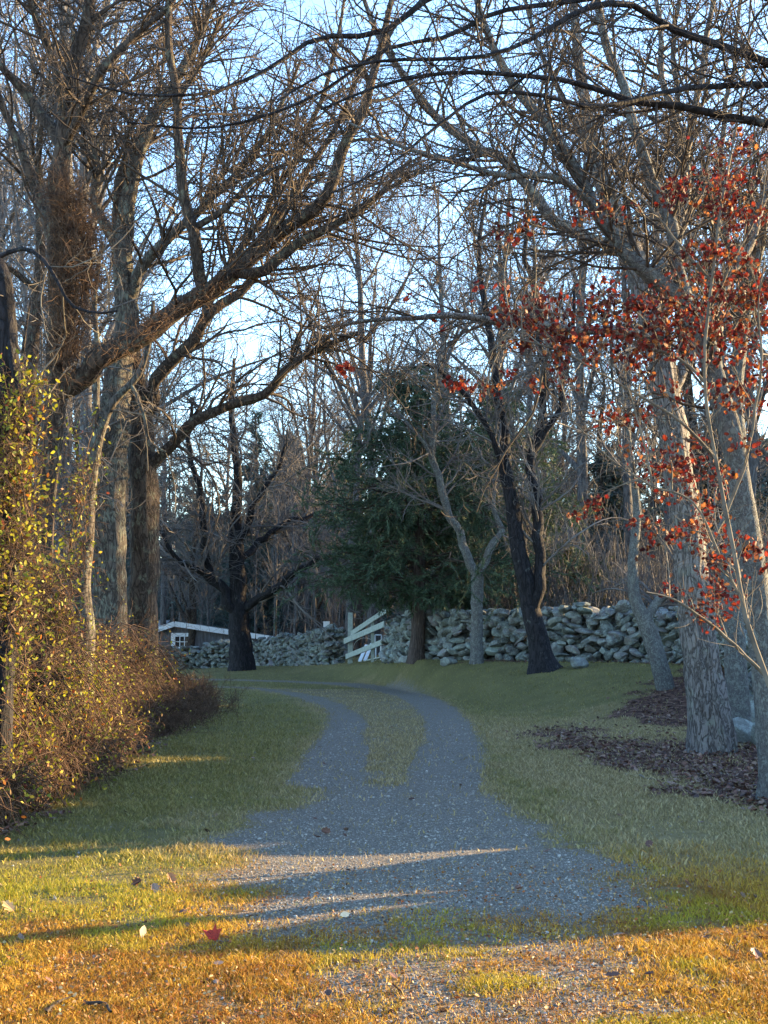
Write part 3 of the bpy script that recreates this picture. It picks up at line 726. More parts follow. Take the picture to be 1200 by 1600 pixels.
TN, _ = make_tree('slender_tree', 'pale slender trunk just behind the oak with a bright sunlit strip down its side', 'tree', None,
    ([(1156, 1118), (1148, 1000), (1142, 900), (1146, 800), (1152, 700), (1150, 600), (1162, 500), (1182, 400), (1204, 280), (1230, 120)], 20.5, [48, 40, 36, 34, 30, 28, 26, 24, 18, 10]),
    [([(1150, 640), (1120, 560), (1110, 450), (1120, 330), (1130, 200), (1150, 60), (1160, -40)], 20.5, [16, 14, 12, 9, 6]),
     ([(1165, 470), (1140, 380), (1080, 300), (1060, 180), (1055, 60), (1070, -50)], 20.7, [16, 14, 10, 7])],
    B_LICH, T_BROWN, (90, 8, 4), wlen=2.4, twr=.0048, first=.5, trop=.25)

# overhanging tree just outside the frame on the right: its dark boughs cross the top of the picture
OX = dict(r=3)
TP, _ = make_tree('overhanging_tree', 'tree whose long dark drooping boughs reach in from the top right corner', 'tree', None,
    ([(1560, 1500), (1550, 1100), (1530, 700), (1500, 400), (1470, 150), (1430, -100), (1400, -400)], 10.6, [70, 60, 54, 48, 40, 30, 16]),
    [([(1500, 330), (1380, 240), (1250, 205), (1130, 186), (1040, 166), (990, 160), (900, 130), (820, 120), (700, 112), (600, 132), (500, 170)], [9.6, 8.2], [20, 17, 15, 12, 9, 7, 4]),
     ([(1480, 200), (1350, 150), (1250, 115), (1150, 76), (1050, 46), (990, 14), (930, 12), (880, 30), (830, 60), (770, 84), (690, 92), (600, 94), (500, 118), (430, 160)], [9.6, 8.0], [20, 17, 14, 11, 8, 6, 3]),
     ([(1500, 280), (1350, 160), (1200, 130), (1100, 136), (1030, 146), (960, 160), (900, 165), (850, 150), (760, 146), (680, 200), (600, 262), (520, 300)], [9.6, 7.6], [16, 14, 11, 9, 7, 5, 3]),
     ([(1470, 120), (1300, 40), (1150, -20), (1000, -60), (860, -60), (700, -20), (600, 48), (500, 56), (430, 100), (350, 140), (300, 150), (200, 146), (110, 118)], [9.6, 8.0], [20, 18, 15, 12, 9, 7, 5, 3]),
     ([(1460, 60), (1250, -30), (1050, -20), (900, 0), (780, 20), (700, 60), (600, 80), (480, 160), (330, 200), (200, 190)], [9.6, 8.6], [14, 12, 9, 6, 4]),
     ([(850, 55), (856, 100), (852, 150), (858, 185)], 8.0, [5, 4, 3])],
    B_DARK, T_DARK, (150, 7, 3), wlen=.95, twr=.0021, first=.6, trop=-.12, wig=.3)

# ------------------------------------------------------------------ oak sapling with its last red leaves
def clusters_twigs(cl, srcs):
    """thin stems that leave the nearest bough and end in a spray at each cluster"""
    allp = np.concatenate([p.reshape(-1, 3) for p in srcs]); out = []
    for c in cl:
        c = np.array(c); lo = allp + np.array([0, 0, .25]); j = np.argmin(((lo - c) ** 2).sum(1)); st = allp[j]
        mid = (st + c) / 2 + rng.normal(0, .06, 3) + np.array([0, 0, .05])
        out.append(resample([st, mid, c + rng.normal(0, .02, 3), c + (c - st) * .15], [.006, .0025], 8, .3))
    return np.array([o[0] for o in out]), np.array([o[1] for o in out])

sx, sy, _ = P(1262, 1340, 10.9); sz = float(terrain(sx, sy))
SAP = thing('oak_sapling', (sx, sy, sz), 'young oak at the right edge with sprays of dark red leaves on thin stems', 'sapling')
stems = [([(1262, 1340), (1235, 1180), (1200, 1060), (1165, 960), (1150, 880), (1135, 800), (1120, 720), (1105, 640), (1102, 540), (1112, 440), (1125, 330), (1150, 200), (1168, 80), (1175, -40)], [10.9, 11.6, 11.8], [13, 12, 10, 9, 8, 7, 5, 4]),
         ([(1160, 940), (1130, 880), (1095, 800), (1060, 772), (1020, 760), (960, 722), (925, 690), (893, 655)], [11.6, 11.2], [7, 5, 4, 3, 2.4]),
         ([(1020, 760), (1008, 700), (992, 640), (978, 600)], 11.3, [5, 4, 2.5]),
         ([(1120, 720), (1075, 670), (1020, 630), (950, 590), (900, 560), (850, 540), (790, 525)], [11.7, 11.0], [7, 6, 4, 3]),
         ([(1104, 600), (1060, 560), (1000, 540), (930, 500), (870, 490), (815, 480)], [11.7, 12.2], [7, 5, 3]),
         ([(1112, 440), (1060, 380), (1020, 330), (985, 300), (940, 330)], [11.7, 12], [6, 5, 3]),
         ([(1110, 480), (1150, 400), (1185, 330), (1200, 250)], 11.8, [6, 5, 3]),
         ([(1135, 800), (1165, 720), (1180, 640), (1190, 560), (1185, 480), (1195, 400)], 11.6, [8, 7, 5, 3]),
         ([(1200, 1060), (1140, 1000), (1090, 960), (1050, 935), (1010, 925)], [11.7, 11.2], [9, 6, 3]),
         ([(1125, 330), (1160, 260), (1200, 220), (1230, 200)], 11.9, [6, 4, 3])]
srcs = []; SV = []
for i, (pl, D_, wd) in enumerate(stems):
    w_, Ds = to_world(pl, D_); w_ = [list(p) for p in w_]
    if i == 0: w_[0][2] = sz - .08
    q, r = resample(w_, np.array(wd) / 2 / F * np.mean(Ds), 30, .5)
    mesh('stem', *tubes(q[None], r[None] * .75, 8), T_PALE, SAP); srcs.append(q)
CL = [(830, 482, 50), (800, 500, 40), (900, 520, 60), (860, 515, 40), (960, 515, 55), (1000, 540, 55), (1060, 515, 50), (1100, 500, 45), (1130, 465, 60), (1170, 400, 45), (1165, 450, 40), (1040, 300, 35), (1100, 285, 45),
      (1170, 240, 45), (1150, 270, 40), (1130, 340, 45), (1160, 330, 40), (960, 335, 28), (1000, 660, 30), (968, 648, 26), (884, 590, 32), (862, 562, 30), (740, 600, 22), (770, 588, 18), (1040, 715, 38), (1080, 770, 50),
      (1050, 750, 40), (1110, 740, 35), (1020, 822, 26), (936, 782, 22), (915, 800, 16), (1100, 830, 45), (1070, 850, 30), (1160, 850, 35), (1120, 880, 30), (1110, 920, 34), (1060, 930, 24), (1150, 925, 30), (1085, 955, 25), (1125, 960, 24),
      (1170, 620, 45), (1180, 545, 45), (1120, 620, 35), (1190, 700, 30), (1150, 580, 35), (800, 372, 22), (832, 342, 20), (905, 322, 20), (990, 480, 45), (1020, 505, 40), (812, 492, 26), (1080, 455, 45), (1040, 470, 35), (1150, 310, 45),
      (930, 480, 35), (1185, 480, 35), (1060, 610, 25), (1010, 590, 22), (1195, 880, 26), (1040, 845, 20), (930, 560, 28), (1075, 395, 25), (1110, 400, 30), (1065, 690, 26), (1085, 540, 32), (1140, 520, 35), (950, 455, 25), (880, 465, 20)]
cw = [P(a, b, 11.2 + 1.0 * rng.random() + (.2 if a > 1000 else -.1)) for a, b, _ in CL]
TWp, TWr = clusters_twigs(cw, srcs)
T2, R2 = grow(TWp, TWr, 520, .4, 1.0, .30, 50, 6, .3, -.05, .7, .0014, rcap=.0025, taper=.3)
T3, R3 = grow(np.array([resample(s_, [1, 1], 16)[0] for s_ in srcs]), np.array([np.linspace(.007, .003, 16)] * len(srcs)), 330, .2, 1, .55, 50, 8, .25, .25, .5, .0015, rcap=.004)
mesh('twigs', *join([tubes(TWp, TWr, 4), tubes(T2, R2, 3), tubes(T3, R3, 3)]), T_PALE, SAP).name = 'crown'
lp, ln_ = [], []
for (a, b, rad_), c in zip(CL, cw):
    R_ = rad_ / F * c[1]; n = int(12 + (rad_ / 10) ** 2 * 4.4)
    sub = rng.normal(0, .5, (max(2, n // 9), 3)) * R_ * [1.25, 1, .7] + np.array(c)
    p = sub[rng.integers(0, len(sub), n)] + rng.normal(0, .045, (n, 3)); lp.append(p)
lp = np.concatenate(lp); n = len(lp)
pal = np.array([[.16, .016, .010], [.26, .035, .014], [.11, .014, .010], [.07, .014, .012], [.42, .15, .04], [.14, .05, .025]])
cc = pal[rng.choice(6, n, p=[.24, .2, .18, .12, .12, .14])] * rng.uniform(.6, 1.1, (n, 1))
v, f, c = leaves(lp, np.c_[rng.normal(0, 1, (n, 2)), rng.normal(.3, .5, n)], rng.uniform(.032, .066, n), cc, 'oak', .6)
mesh('foliage', v, f, LEAF, SAP, smooth=False, col=c)
print('red leaves', n)
# the spray of red leaves hanging over the middle of the lane belongs to the oak's long limb
lp = np.concatenate([np.array(P(538, 577, 16.4)) + rng.normal(0, 1, (20, 3)) * [.07, .07, .05], np.array(P(642, 462, 16.8)) + rng.normal(0, .07, (9, 3)),
                     np.array(P(720, 602, 17)) + rng.normal(0, 1, (22, 3)) * [.13, .1, .04], np.array(P(690, 505, 17)) + rng.normal(0, .09, (6, 3))]); n = len(lp)
v, f, c = leaves(lp, rng.normal(0, 1, (n, 3)), rng.uniform(.07, .11, n), pal[rng.integers(0, 2, n)], 'oak', .5)
mesh('foliage', v, f, LEAF, TL, smooth=False, col=c)
for pl_ in ([P(560, 508, 16.6), P(556, 545, 16.5), P(540, 572, 16.4)], [P(700, 497, 17.0), P(712, 550, 17), P(722, 600, 17)]):
    a, b = resample(pl_, [.006, .003], 8, .5); mesh('twig', *tubes(a[None], b[None], 4), T_DARK, TL)

# ------------------------------------------------------------------ evergreens
def evergreen(name, label, px, base_y, D, height, rad_, dens, colr, group=None, base_h=.12, droop=-.12, trunkw=.3, needle=.13, shape=.8, pos=None, top_open=0, n_=None):
    x, y = (P(px, base_y, D)[:2]) if pos is None else pos
    z = float(terrain(x, y)); root = thing(name, (x, y, z), label, 'evergreen tree', group)
    q, r = resample([(x, y, z - .1), (x + .1, y, z + height * .5), (x - .05, y, z + height)], [trunkw, trunkw * .55, .03], 30, .1)
    mesh('trunk', *trunk_tube(q, r, 16, .1, .3), B_CEDAR, root)
    nb = int(dens); t = rng.uniform(base_h, 1, nb) ** .9; zz = z + height * t
    prof = np.clip((1 - t) ** shape, 0, 1) * np.clip((t - base_h * .5) / .12, .35, 1) * (.75 + .35 * np.sin(t * 31 + px))
    L = np.maximum(.25, rad_ * prof * rng.uniform(.55, 1.15, nb)); a = rng.uniform(0, 2 * math.pi, nb)
    i = np.clip((t * 29).astype(int), 0, 28); p0 = q[i]
    Pn = 10; s = np.linspace(0, 1, Pn)[None, :, None]
    dirv = np.stack([np.cos(a), np.sin(a), 0 * a], 1)[:, None]
    pts = p0[:, None] + dirv * s * L[:, None, None]; pts[:, :, 2] = zz[:, None] + L[:, None] * (.12 * s[..., 0] + (droop - .1) * s[..., 0] ** 2)
    pts[:, 1:] += rng.normal(0, .03, (nb, Pn - 1, 3)) * L[:, None, None]
    R = np.linspace(1, .2, Pn)[None] * np.minimum(.035, .012 * L)[:, None]
    A2, R2 = grow(pts, R, nb * 9, .15, 1.0, -.42, 55, 7, .15, -.12, .6, .003, rcap=.012, taper=.5)
    mesh('branch', *join([tubes(pts, R, 4), tubes(A2, R2, 3)]), T_BROWN, root)
    # sprays: narrow flat leaflets along each branchlet
    m = nb * 9 * (n_ or 11); idx = rng.integers(0, len(A2), m); tt = rng.uniform(.1, 1, m) * 6; k = np.minimum(tt.astype(int), 5); u = (tt - k)[:, None]
    c0 = A2[idx, k] * (1 - u) + A2[idx, k + 1] * u; d = A2[idx, k + 1] - A2[idx, k]; d /= np.linalg.norm(d, axis=1, keepdims=True) + 1e-9
    d = d + rng.normal(0, .55, (m, 3)); d /= np.linalg.norm(d, axis=1, keepdims=True); sd_ = np.cross(d, rng.normal(size=(m, 3))); sd_ /= np.linalg.norm(sd_, axis=1, keepdims=True)
    l = (needle * rng.uniform(.5, 1.3, m))[:, None]; ww = l * .10
    v = np.stack([c0 - sd_ * ww, c0 + sd_ * ww, c0 + d * l + sd_ * ww * .3, c0 + d * l - sd_ * ww * .3], 1)
    cc = np.array(colr) * rng.uniform(.55, 1.5, (m, 1))
    mesh('foliage', v, np.arange(m * 4).reshape(-1, 4), NEEDLE, root, smooth=False, col=np.repeat(cc, 4, 0))
    return root

GRN = (.055, .088, .05); OLV = (.085, .095, .035); BLU = (.055, .088, .082)
evergreen('cedar_tree', 'wide dark green cedar with a bare reddish trunk standing just right of the wooden gate', 651, 1030, 38.0, 8.2, 4.3, 260, GRN, base_h=.17, trunkw=.22, shape=.38, needle=.12, n_=60)
evergreen('cedar_tree', 'dark cedar filling the space behind the forked pale tree', 770, 1010, 43.0, 8.6, 4.4, 240, GRN, base_h=.1, trunkw=.2, shape=.5, needle=.13, n_=55)
evergreen('cedar_tree', 'low olive-green evergreen showing between the black trunk and the wall top', 885, 990, 44.0, 3.6, 2.1, 110, OLV, base_h=.05, trunkw=.15, shape=.5, needle=.13, n_=50)
evergreen('cedar_tree', 'dark narrow evergreen rising behind the old maple and the shed', 398, 1020, 72.0, 13.6, 2.8, 240, BLU, base_h=.05, trunkw=.25, shape=.6, needle=.26)
evergreen('cedar_tree', 'dark evergreen behind the left roof slope of the shed', 262, 1000, 80.0, 12.0, 3.2, 150, BLU, base_h=.03, trunkw=.25, shape=.5, needle=.28)
evergreen('cedar_tree', 'dark evergreen between the shed window and the old maple', 330, 1000, 84.0, 11.5, 3.4, 150, BLU, base_h=.03, trunkw=.25, shape=.5, needle=.28)
evergreen('cedar_tree', 'grey-green evergreen in the wood left of the cedar by the gate', 560, 1000, 66.0, 10.5, 2.6, 110, GRN, base_h=.25, trunkw=.25, shape=.6, needle=.26)
evergreen('cedar_tree', 'bluish evergreen hidden in the wood behind the right part of the tall wall', 985, 1000, 62.0, 8.0, 3.0, 120, BLU, base_h=.03, trunkw=.2, shape=.5, needle=.26)
evergreen('cedar_tree', 'dark evergreen deep in the wood behind the wall, right of the black trunk', 905, 1000, 70.0, 9.5, 3.4, 170, BLU, base_h=.03, trunkw=.25, shape=.5, needle=.26, n_=22)
evergreen('cedar_tree', 'dark evergreen deep in the wood behind the oak and the leaning pale tree', 1060, 1000, 66.0, 9.5, 3.4, 170, BLU, base_h=.03, trunkw=.25, shape=.5, needle=.26, n_=22)
for px, D_, h_, w_, lb in ((300, 90, 12.5, 3.6, 'dark evergreen standing furthest back above the shed roof'),
                          (452, 92, 9.5, 3.2, 'low dark evergreen in the gap between the old maple and the gate'), (520, 86, 11, 3.3, 'dark evergreen deep in the wood above the white post'),
                          (850, 78, 12, 3.4, 'tall dark evergreen deep in the wood right behind the black trunk'), (960, 58, 8.5, 3.0, 'dark evergreen just behind the tall wall, left of the leaning lichened tree'),
                          (1120, 54, 9, 3.2, 'dark evergreen behind the wall to the right of the big oak'), (640, 84, 12, 3.2, 'dark evergreen far behind the cedar by the gate'),
                          (700, 62, 9.5, 3.0, 'dark evergreen between the cedar by the gate and the forked pale tree'), (120, 58, 9, 3.2, 'dark evergreen glimpsed behind the vine-covered maple')):
    evergreen('cedar_tree', lb, px, 1000, float(D_), h_, w_, 170, BLU, base_h=.03, trunkw=.22, shape=.5, needle=.26, n_=22)
for k_, (x, y, h_) in enumerate([(17.5, 42.5, 13), (21.5, 47.5, 15), (20.5, 54, 14), (25, 60, 16), (29, 66, 15), (31.5, 74, 16), (24, 40.5, 15), (20, 38.2, 11)]):  # unseen conifer row, added as a tall occluder to shade the far trees
    evergreen('shading_pine', 'tall unseen pine added beyond the right edge of the frame to shade the far trees', 0, 0, 0, h_, 3.4, 120, GRN, group='shading pines added beyond the right edge', base_h=.04, pos=(x, y), shape=.5, trunkw=.25, needle=.34, n_=5)

# ------------------------------------------------------------------ bare wood behind the walls
def bare_proto(name, label, H, lean, mat, tmat, group, n1=85, twr=.0075, limbs=9, spread=42, wlen=3.4, m2=7, m3=4, rb=.24, first=.3):
    root = thing(name, (0, 0, 0), label, 'tree', group)
    zz = np.linspace(0, 1, 8); pts = np.stack([lean * zz ** 1.5 + rng.normal(0, .12, 8) * zz, rng.normal(0, .2, 8) * zz, zz * H - .15], 1)
    q, r = resample(pts, [rb, rb * .8, rb * .62, rb * .4, .03], 40, .15)
    par, rad = resample(q[int(40 * first):], r[int(40 * first):], 16); par, rad = par[None], rad[None]
    A0, R0 = grow(par, rad, limbs, .0, .85, H * .42, spread, 16, .22, .45, .6, .015, taper=.55)
    v, f = join([trunk_tube(q, r, 14, .06, .25), tubes(A0, R0, 8)]); mesh('trunk', v, f, mat, root)
    par, rad = np.concatenate([par, A0]), np.concatenate([rad, R0])
    A1, R1 = grow(par, rad, n1, .1, 1, wlen, 45, 9, .25, .25, .45, twr * 1.5, rcap=twr * 4, taper=.45)
    A2, R2 = grow(A1, R1, n1 * m2, .1, 1, -.5, 45, 6, .3, .15, .6, twr, rcap=twr * 2.2)
    A3, R3 = grow(A2, R2, n1 * m2 * m3, .1, 1, -.55, 42, 4, .3, .1, .7, twr * .75, rcap=twr * 1.3)
    mesh('crown', *join([tubes(A1, R1, 4), tubes(A2, R2, 3), tubes(A3, R3, 3)]), tmat, root)
    return root

def place_tree(root, first, x, y, rz, sc=1.0):
    if first: o = root
    else:
        o = root.copy(); C.objects.link(o)
        for ch in root.children:
            c = ch.copy(); C.objects.link(c); c.parent = o
    o.location = (x, y, float(terrain(x, y))); o.rotation_euler = (0, 0, rz); o.scale = (sc, sc, sc)
    return o

WG = 'bare trees of the wood behind the walls'
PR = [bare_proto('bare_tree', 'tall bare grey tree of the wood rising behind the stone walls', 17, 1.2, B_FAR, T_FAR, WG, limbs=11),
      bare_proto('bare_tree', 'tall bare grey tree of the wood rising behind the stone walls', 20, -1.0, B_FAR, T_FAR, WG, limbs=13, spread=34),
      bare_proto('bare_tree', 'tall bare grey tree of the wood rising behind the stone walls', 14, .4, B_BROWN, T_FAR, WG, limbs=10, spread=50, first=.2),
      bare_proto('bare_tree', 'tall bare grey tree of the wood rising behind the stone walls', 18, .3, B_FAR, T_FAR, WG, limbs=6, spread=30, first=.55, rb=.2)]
spots = [(446, 76), (470, 73), (494, 70), (520, 78), (545, 64), (585, 60), (608, 72), (700, 56), (725, 66), (765, 52), (800, 60), (828, 50), (868, 62), (905, 47), (945, 58), (985, 46), (1015, 64), (1045, 52), (1085, 42),
         (1130, 56), (1178, 40), (1220, 50), (300, 68), (255, 74), (210, 62), (165, 55), (120, 48), (85, 42), (50, 50), (18, 38), (-20, 60), (-60, 45), (60, 30), (140, 34), (25, 24), (95, 27), (420, 88), (640, 88), (560, 92), (350, 92), (880, 84), (960, 88), (1120, 80), (240, 96), (740, 92), (480, 98), (820, 96), (1060, 92), (160, 85), (60, 80), (-140, 70), (1330, 60), (1290, 78), (1180, 90)]
seen = set()
for k_, (px, D_) in enumerate(spots):
    j = k_ % 4 if k_ > 3 else k_
    x, y, _ = P(px, 1000, D_)
    place_tree(PR[j], j not in seen, x, y, rng.uniform(0, 6.28), rng.uniform(.85, 1.15)); seen.add(j)

# slim straight stems low in the wood
PS = thing('slim_tree', (0, 0, 0), 'slim straight young tree among many at the back of the wood', 'tree', 'slim young trees at the back of the wood')
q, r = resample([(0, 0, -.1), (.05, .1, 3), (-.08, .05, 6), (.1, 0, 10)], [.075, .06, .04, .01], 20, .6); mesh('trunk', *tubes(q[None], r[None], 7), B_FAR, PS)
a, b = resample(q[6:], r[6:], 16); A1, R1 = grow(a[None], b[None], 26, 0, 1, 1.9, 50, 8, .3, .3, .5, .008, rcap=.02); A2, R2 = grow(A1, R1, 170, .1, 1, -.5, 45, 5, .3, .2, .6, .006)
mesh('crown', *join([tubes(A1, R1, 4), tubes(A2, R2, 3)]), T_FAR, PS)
for k_ in range(150):
    D_ = rng.uniform(48, 110); px = rng.uniform(-60, 1260) if k_ % 3 else rng.uniform(830, 1060)
    x, y, _ = P(px, 1000, D_)
    if y < np.interp(x, [-10, 0, 8], [68, 52, 42]): y += 16
    place_tree(PS, k_ == 0, x, y, rng.uniform(0, 6.28), rng.uniform(.6, 1.25))

# far-off wood closing the view: uncountable trunks, brush and dark evergreens
n = 1500; x = rng.uniform(-75, 75, n); y = rng.uniform(100, 165, n); hgt = rng.uniform(6, 13, n); z = terrain(x, y)
zz = np.linspace(0, 1, 5)[None, :]
pts = np.stack([x[:, None] + rng.normal(0, .15, (n, 5)), y[:, None] + rng.normal(0, .15, (n, 5)), z[:, None] - .2 + zz * hgt[:, None]], -1)
R = rng.uniform(.05, .19, (n, 1)) * np.linspace(1, .2, 5)[None]
A1, R1 = grow(pts, R, 15000, .15, 1, 2.6, 42, 6, .3, .4, .45, .012, rcap=.035); A2, R2 = grow(A1, R1, 60000, .1, 1, -.5, 45, 4, .3, .2, .6, .011)
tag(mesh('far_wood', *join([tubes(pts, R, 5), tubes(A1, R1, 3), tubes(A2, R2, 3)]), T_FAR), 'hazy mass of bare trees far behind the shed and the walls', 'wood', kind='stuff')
n = 420000; cx_ = rng.uniform(-60, 60, 95); cy_ = rng.uniform(100, 150, 95); ch_ = rng.uniform(11, 18, 95); i = rng.integers(0, 95, n); t = rng.random(n) ** .8
rr_ = 3.6 * (1 - t) ** .6 * rng.random(n) ** .4; a = rng.uniform(0, 6.28, n)
c0 = np.stack([cx_[i] + rr_ * np.cos(a), cy_[i] + rr_ * np.sin(a), terrain(cx_, cy_)[i] + t * ch_[i]], 1); d = rng.normal(0, 1, (n, 3)); d[:, 2] -= .3; d *= .75 / np.linalg.norm(d, axis=1, keepdims=True); s_ = np.cross(d, rng.normal(size=(n, 3))); s_ *= .15 / np.linalg.norm(s_, axis=1, keepdims=True)
tag(mesh('far_evergreens', np.stack([c0 - s_, c0 + s_, c0 + d + s_ * .3, c0 + d - s_ * .3], 1), np.arange(n * 4).reshape(-1, 4), NEEDLE, smooth=False, col=np.repeat(np.array(BLU) * rng.uniform(.6, 1.4, (n, 1)), 4, 0)),
    'dark evergreens massed at the back of the wood', 'wood', kind='stuff')

# brush behind the right-hand wall and along the wood's edge
n = 2600; px = rng.uniform(640, 1230, n); D_ = rng.uniform(38, 56, n); px = np.where(rng.random(n) < .3, rng.uniform(-50, 640, n), px); D_ = np.where(px < 640, rng.uniform(66, 92, n), D_)
x = (px - 600) / F * D_; y = np.maximum(D_, np.interp(x, [2, 5, 8, 12], [42, 38, 36, 37])); z = terrain(x, y)
hgt = rng.uniform(1.6, 4.6, n); ln2 = rng.normal(0, .22, (n, 2)); s5 = np.linspace(0, 1, 7)[None]
pts = np.stack([x[:, None] + ln2[:, :1] * hgt[:, None] * s5 ** 1.5, y[:, None] + ln2[:, 1:] * hgt[:, None] * s5 ** 1.5, z[:, None] - .1 + s5 * hgt[:, None]], -1) + rng.normal(0, .03, (n, 7, 3))
R = np.linspace(.014, .005, 7)[None] * rng.uniform(.7, 1.8, (n, 1))
A1, R1 = grow(pts, R, 16000, .1, 1, .9, 45, 5, .35, .1, .6, .004); A2, R2 = grow(A1, R1, 40000, .1, 1, -.6, 45, 4, .35, .1, .6, .0035)
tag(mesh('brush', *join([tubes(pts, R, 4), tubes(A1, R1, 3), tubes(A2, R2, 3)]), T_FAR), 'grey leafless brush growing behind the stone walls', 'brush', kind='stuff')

# ------------------------------------------------------------------ shed behind the low wall
def quadbox(corners8):
    f = [(0, 1, 2, 3), (4, 7, 6, 5), (0, 4, 5, 1), (1, 5, 6, 2), (2, 6, 7, 3), (3, 7, 4, 0)]
    v = np.array(corners8, float); c = v.mean(0); o = []
    for q in f:
        a, b, d, e = v[list(q)]; nrm_ = np.cross(d - a, e - b)
        o.append(q if nrm_ @ ((a + b + d + e) / 4 - c) > 0 else q[::-1])
    return v, np.array(o)

def board(p, q, w_, t_, up=(0, 0, 1)):
    """a board from p to q, w_ wide along 'up' and t_ thick"""
    p, q = np.array(p, float), np.array(q, float); d = (q - p) / np.linalg.norm(q - p); u = np.array(up, float); u -= (u @ d) * d; u /= np.linalg.norm(u); s = np.cross(d, u)
    a, b = u * w_ / 2, s * t_ / 2
    return quadbox([p - a - b, p + a - b, p + a + b, p - a + b, q - a - b, q + a - b, q + a + b, q - a + b])

def simple(name, base, rough=.8, var=.25, sc=12, stretch=(1, 1, 1)):
    m, nt, bs = nmat(name); tc = nd(nt, 'ShaderNodeTexCoord'); mp = nd(nt, 'ShaderNodeMapping'); mp.inputs['Scale'].default_value = stretch; nt.links.new(tc.outputs['Object'], mp.inputs[0])
    n = nd(nt, 'ShaderNodeTexNoise', i_Scale=float(sc), i_Detail=6.0, i_Roughness=.7); nt.links.new(mp.outputs[0], n.inputs[0])
    nt.links.new(ramp(nt, n.outputs[0], [(.3, tuple(c * (1 - var) for c in base)), (.7, tuple(min(1, c * (1 + var)) for c in base))]), bs.inputs['Base Color'])
    bs.inputs['Roughness'].default_value = rough
    bp = nd(nt, 'ShaderNodeBump', i_Strength=.4, i_Distance=.01); nt.links.new(n.outputs[0], bp.inputs['Height']); nt.links.new(bp.outputs[0], bs.inputs['Normal'])
    return m
BOARDS = simple('weathered_boards', (.12, .12, .125), .9, .5, 3.0, (6, 6, .6))
WHITE = simple('white_paint', (.78, .80, .80), .6, .07, 6)
WOODG = simple('grey_green_wood', (.27, .30, .26), .85, .3, 5, (2, 2, 2))
SHINGLE = simple('grey_shingle', (.20, .21, .22), .9, .3, 14, (1, 1, 3))
m, nt, GL = nmat('dark_glass'); GL.inputs['Base Color'].default_value = (.02, .025, .03, 1); GL.inputs['Roughness'].default_value = .08; GLASS = m

DS = 68.0
def sh(px, py, d=0.0): return np.array(P(px, py, DS)) + np.array([0, d, 0])
gl = float(terrain(-10, DS)) - .1
xl, xr, xa = sh(205, 1000)[0], sh(452, 1000)[0], sh(274, 974)[0]
za = sh(274, 974)[2]; zl = sh(236, 987)[2]; zl = za - (za - zl) / (xa - sh(236, 987)[0]) * (xa - xl); zr = sh(448, 1001)[2]; zr = za - (za - zr) / (sh(448, 1001)[0] - xa) * (xr - xa)
SHED = thing('shed', ((xl + xr) / 2, DS + 2, gl), 'low dark board shed with white roof trim and white window, behind the left wall', 'shed')
fw = []
nb_ = 44                      # upright boards of the gable wall
for i in range(nb_):
    a, b = xl + .25 + (xr - xl - .5) * i / nb_, xl + .25 + (xr - xl - .5) * (i + 1) / nb_ - .012
    top = lambda x: (za - (za - zl) * (xa - x) / (xa - xl) if x < xa else za - (za - zr) * (x - xa) / (xr - xa)) - .10
    j = .012 * (i % 2)
    fw.append(quadbox([(a, DS - j, gl), (b, DS - j, gl), (b, DS + .06, gl), (a, DS + .06, gl), (a, DS - j, top(a)), (b, DS - j, top(b)), (b, DS + .06, top(b)), (a, DS + .06, top(a))]))
fw.append(quadbox([(xl + .25, DS + .07, gl), (xr - .25, DS + .07, gl), (xr - .25, DS + 4, gl), (xl + .25, DS + 4, gl), (xl + .25, DS + .07, zl - .15), (xr - .25, DS + .07, zr - .15), (xr - .25, DS + 4, zr - .15), (xl + .25, DS + 4, zl - .15)]))
v, f = join(fw); mesh('wall', v, f, BOARDS, SHED, smooth=False)
rt = []
for x0, z0, x1, z1 in ((xl - .15, zl, xa, za), (xa, za, xr + .15, zr)):
    rt.append(quadbox([(x0, DS - .22, z0), (x1, DS - .22, z1), (x1, DS + 4.3, z1), (x0, DS + 4.3, z0), (x0, DS - .22, z0 + .06), (x1, DS - .22, z1 + .06), (x1, DS + 4.3, z1 + .06), (x0, DS + 4.3, z0 + .06)]))
v, f = join(rt); rf = mesh('roof', v, f, SHINGLE, SHED, smooth=False)
for x0, z0, x1, z1 in ((xl - .15, zl, xa, za), (xa, za, xr + .15, zr)):
    v, f = board((x0, DS - .25, z0 - .03), (x1, DS - .25, z1 - .03), .25, .04); mesh('bargeboard', v, f, WHITE, SHED, smooth=False)
wx0, wx1, wz0, wz1 = sh(281, 0)[0], sh(314, 0)[0], sh(0, 1014)[2], sh(0, 989)[2]
fr = [board((wx0, DS - .04, (wz0 + wz1) / 2), (wx0 + .2, DS - .04, (wz0 + wz1) / 2), wz1 - wz0, .06), board((wx1 - .2, DS - .04, (wz0 + wz1) / 2), (wx1, DS - .04, (wz0 + wz1) / 2), wz1 - wz0, .06),
      board((wx0 + .2, DS - .04, wz1 - .09), (wx1 - .2, DS - .04, wz1 - .09), .18, .06), board((wx0 + .2, DS - .04, wz0 + .05), (wx1 - .2, DS - .04, wz0 + .05), .1, .06)]
for k_ in (1, 2): xx = wx0 + .2 + (wx1 - wx0 - .4) * k_ / 3; fr.append(board((xx, DS - .05, wz0 + .1), (xx, DS - .05, wz1 - .18), .035, .03, (1, 0, 0)))
zz_ = (wz0 + wz1) / 2 - .04; fr.append(board((wx0 + .2, DS - .055, zz_), (wx1 - .2, DS - .055, zz_), .035, .03))
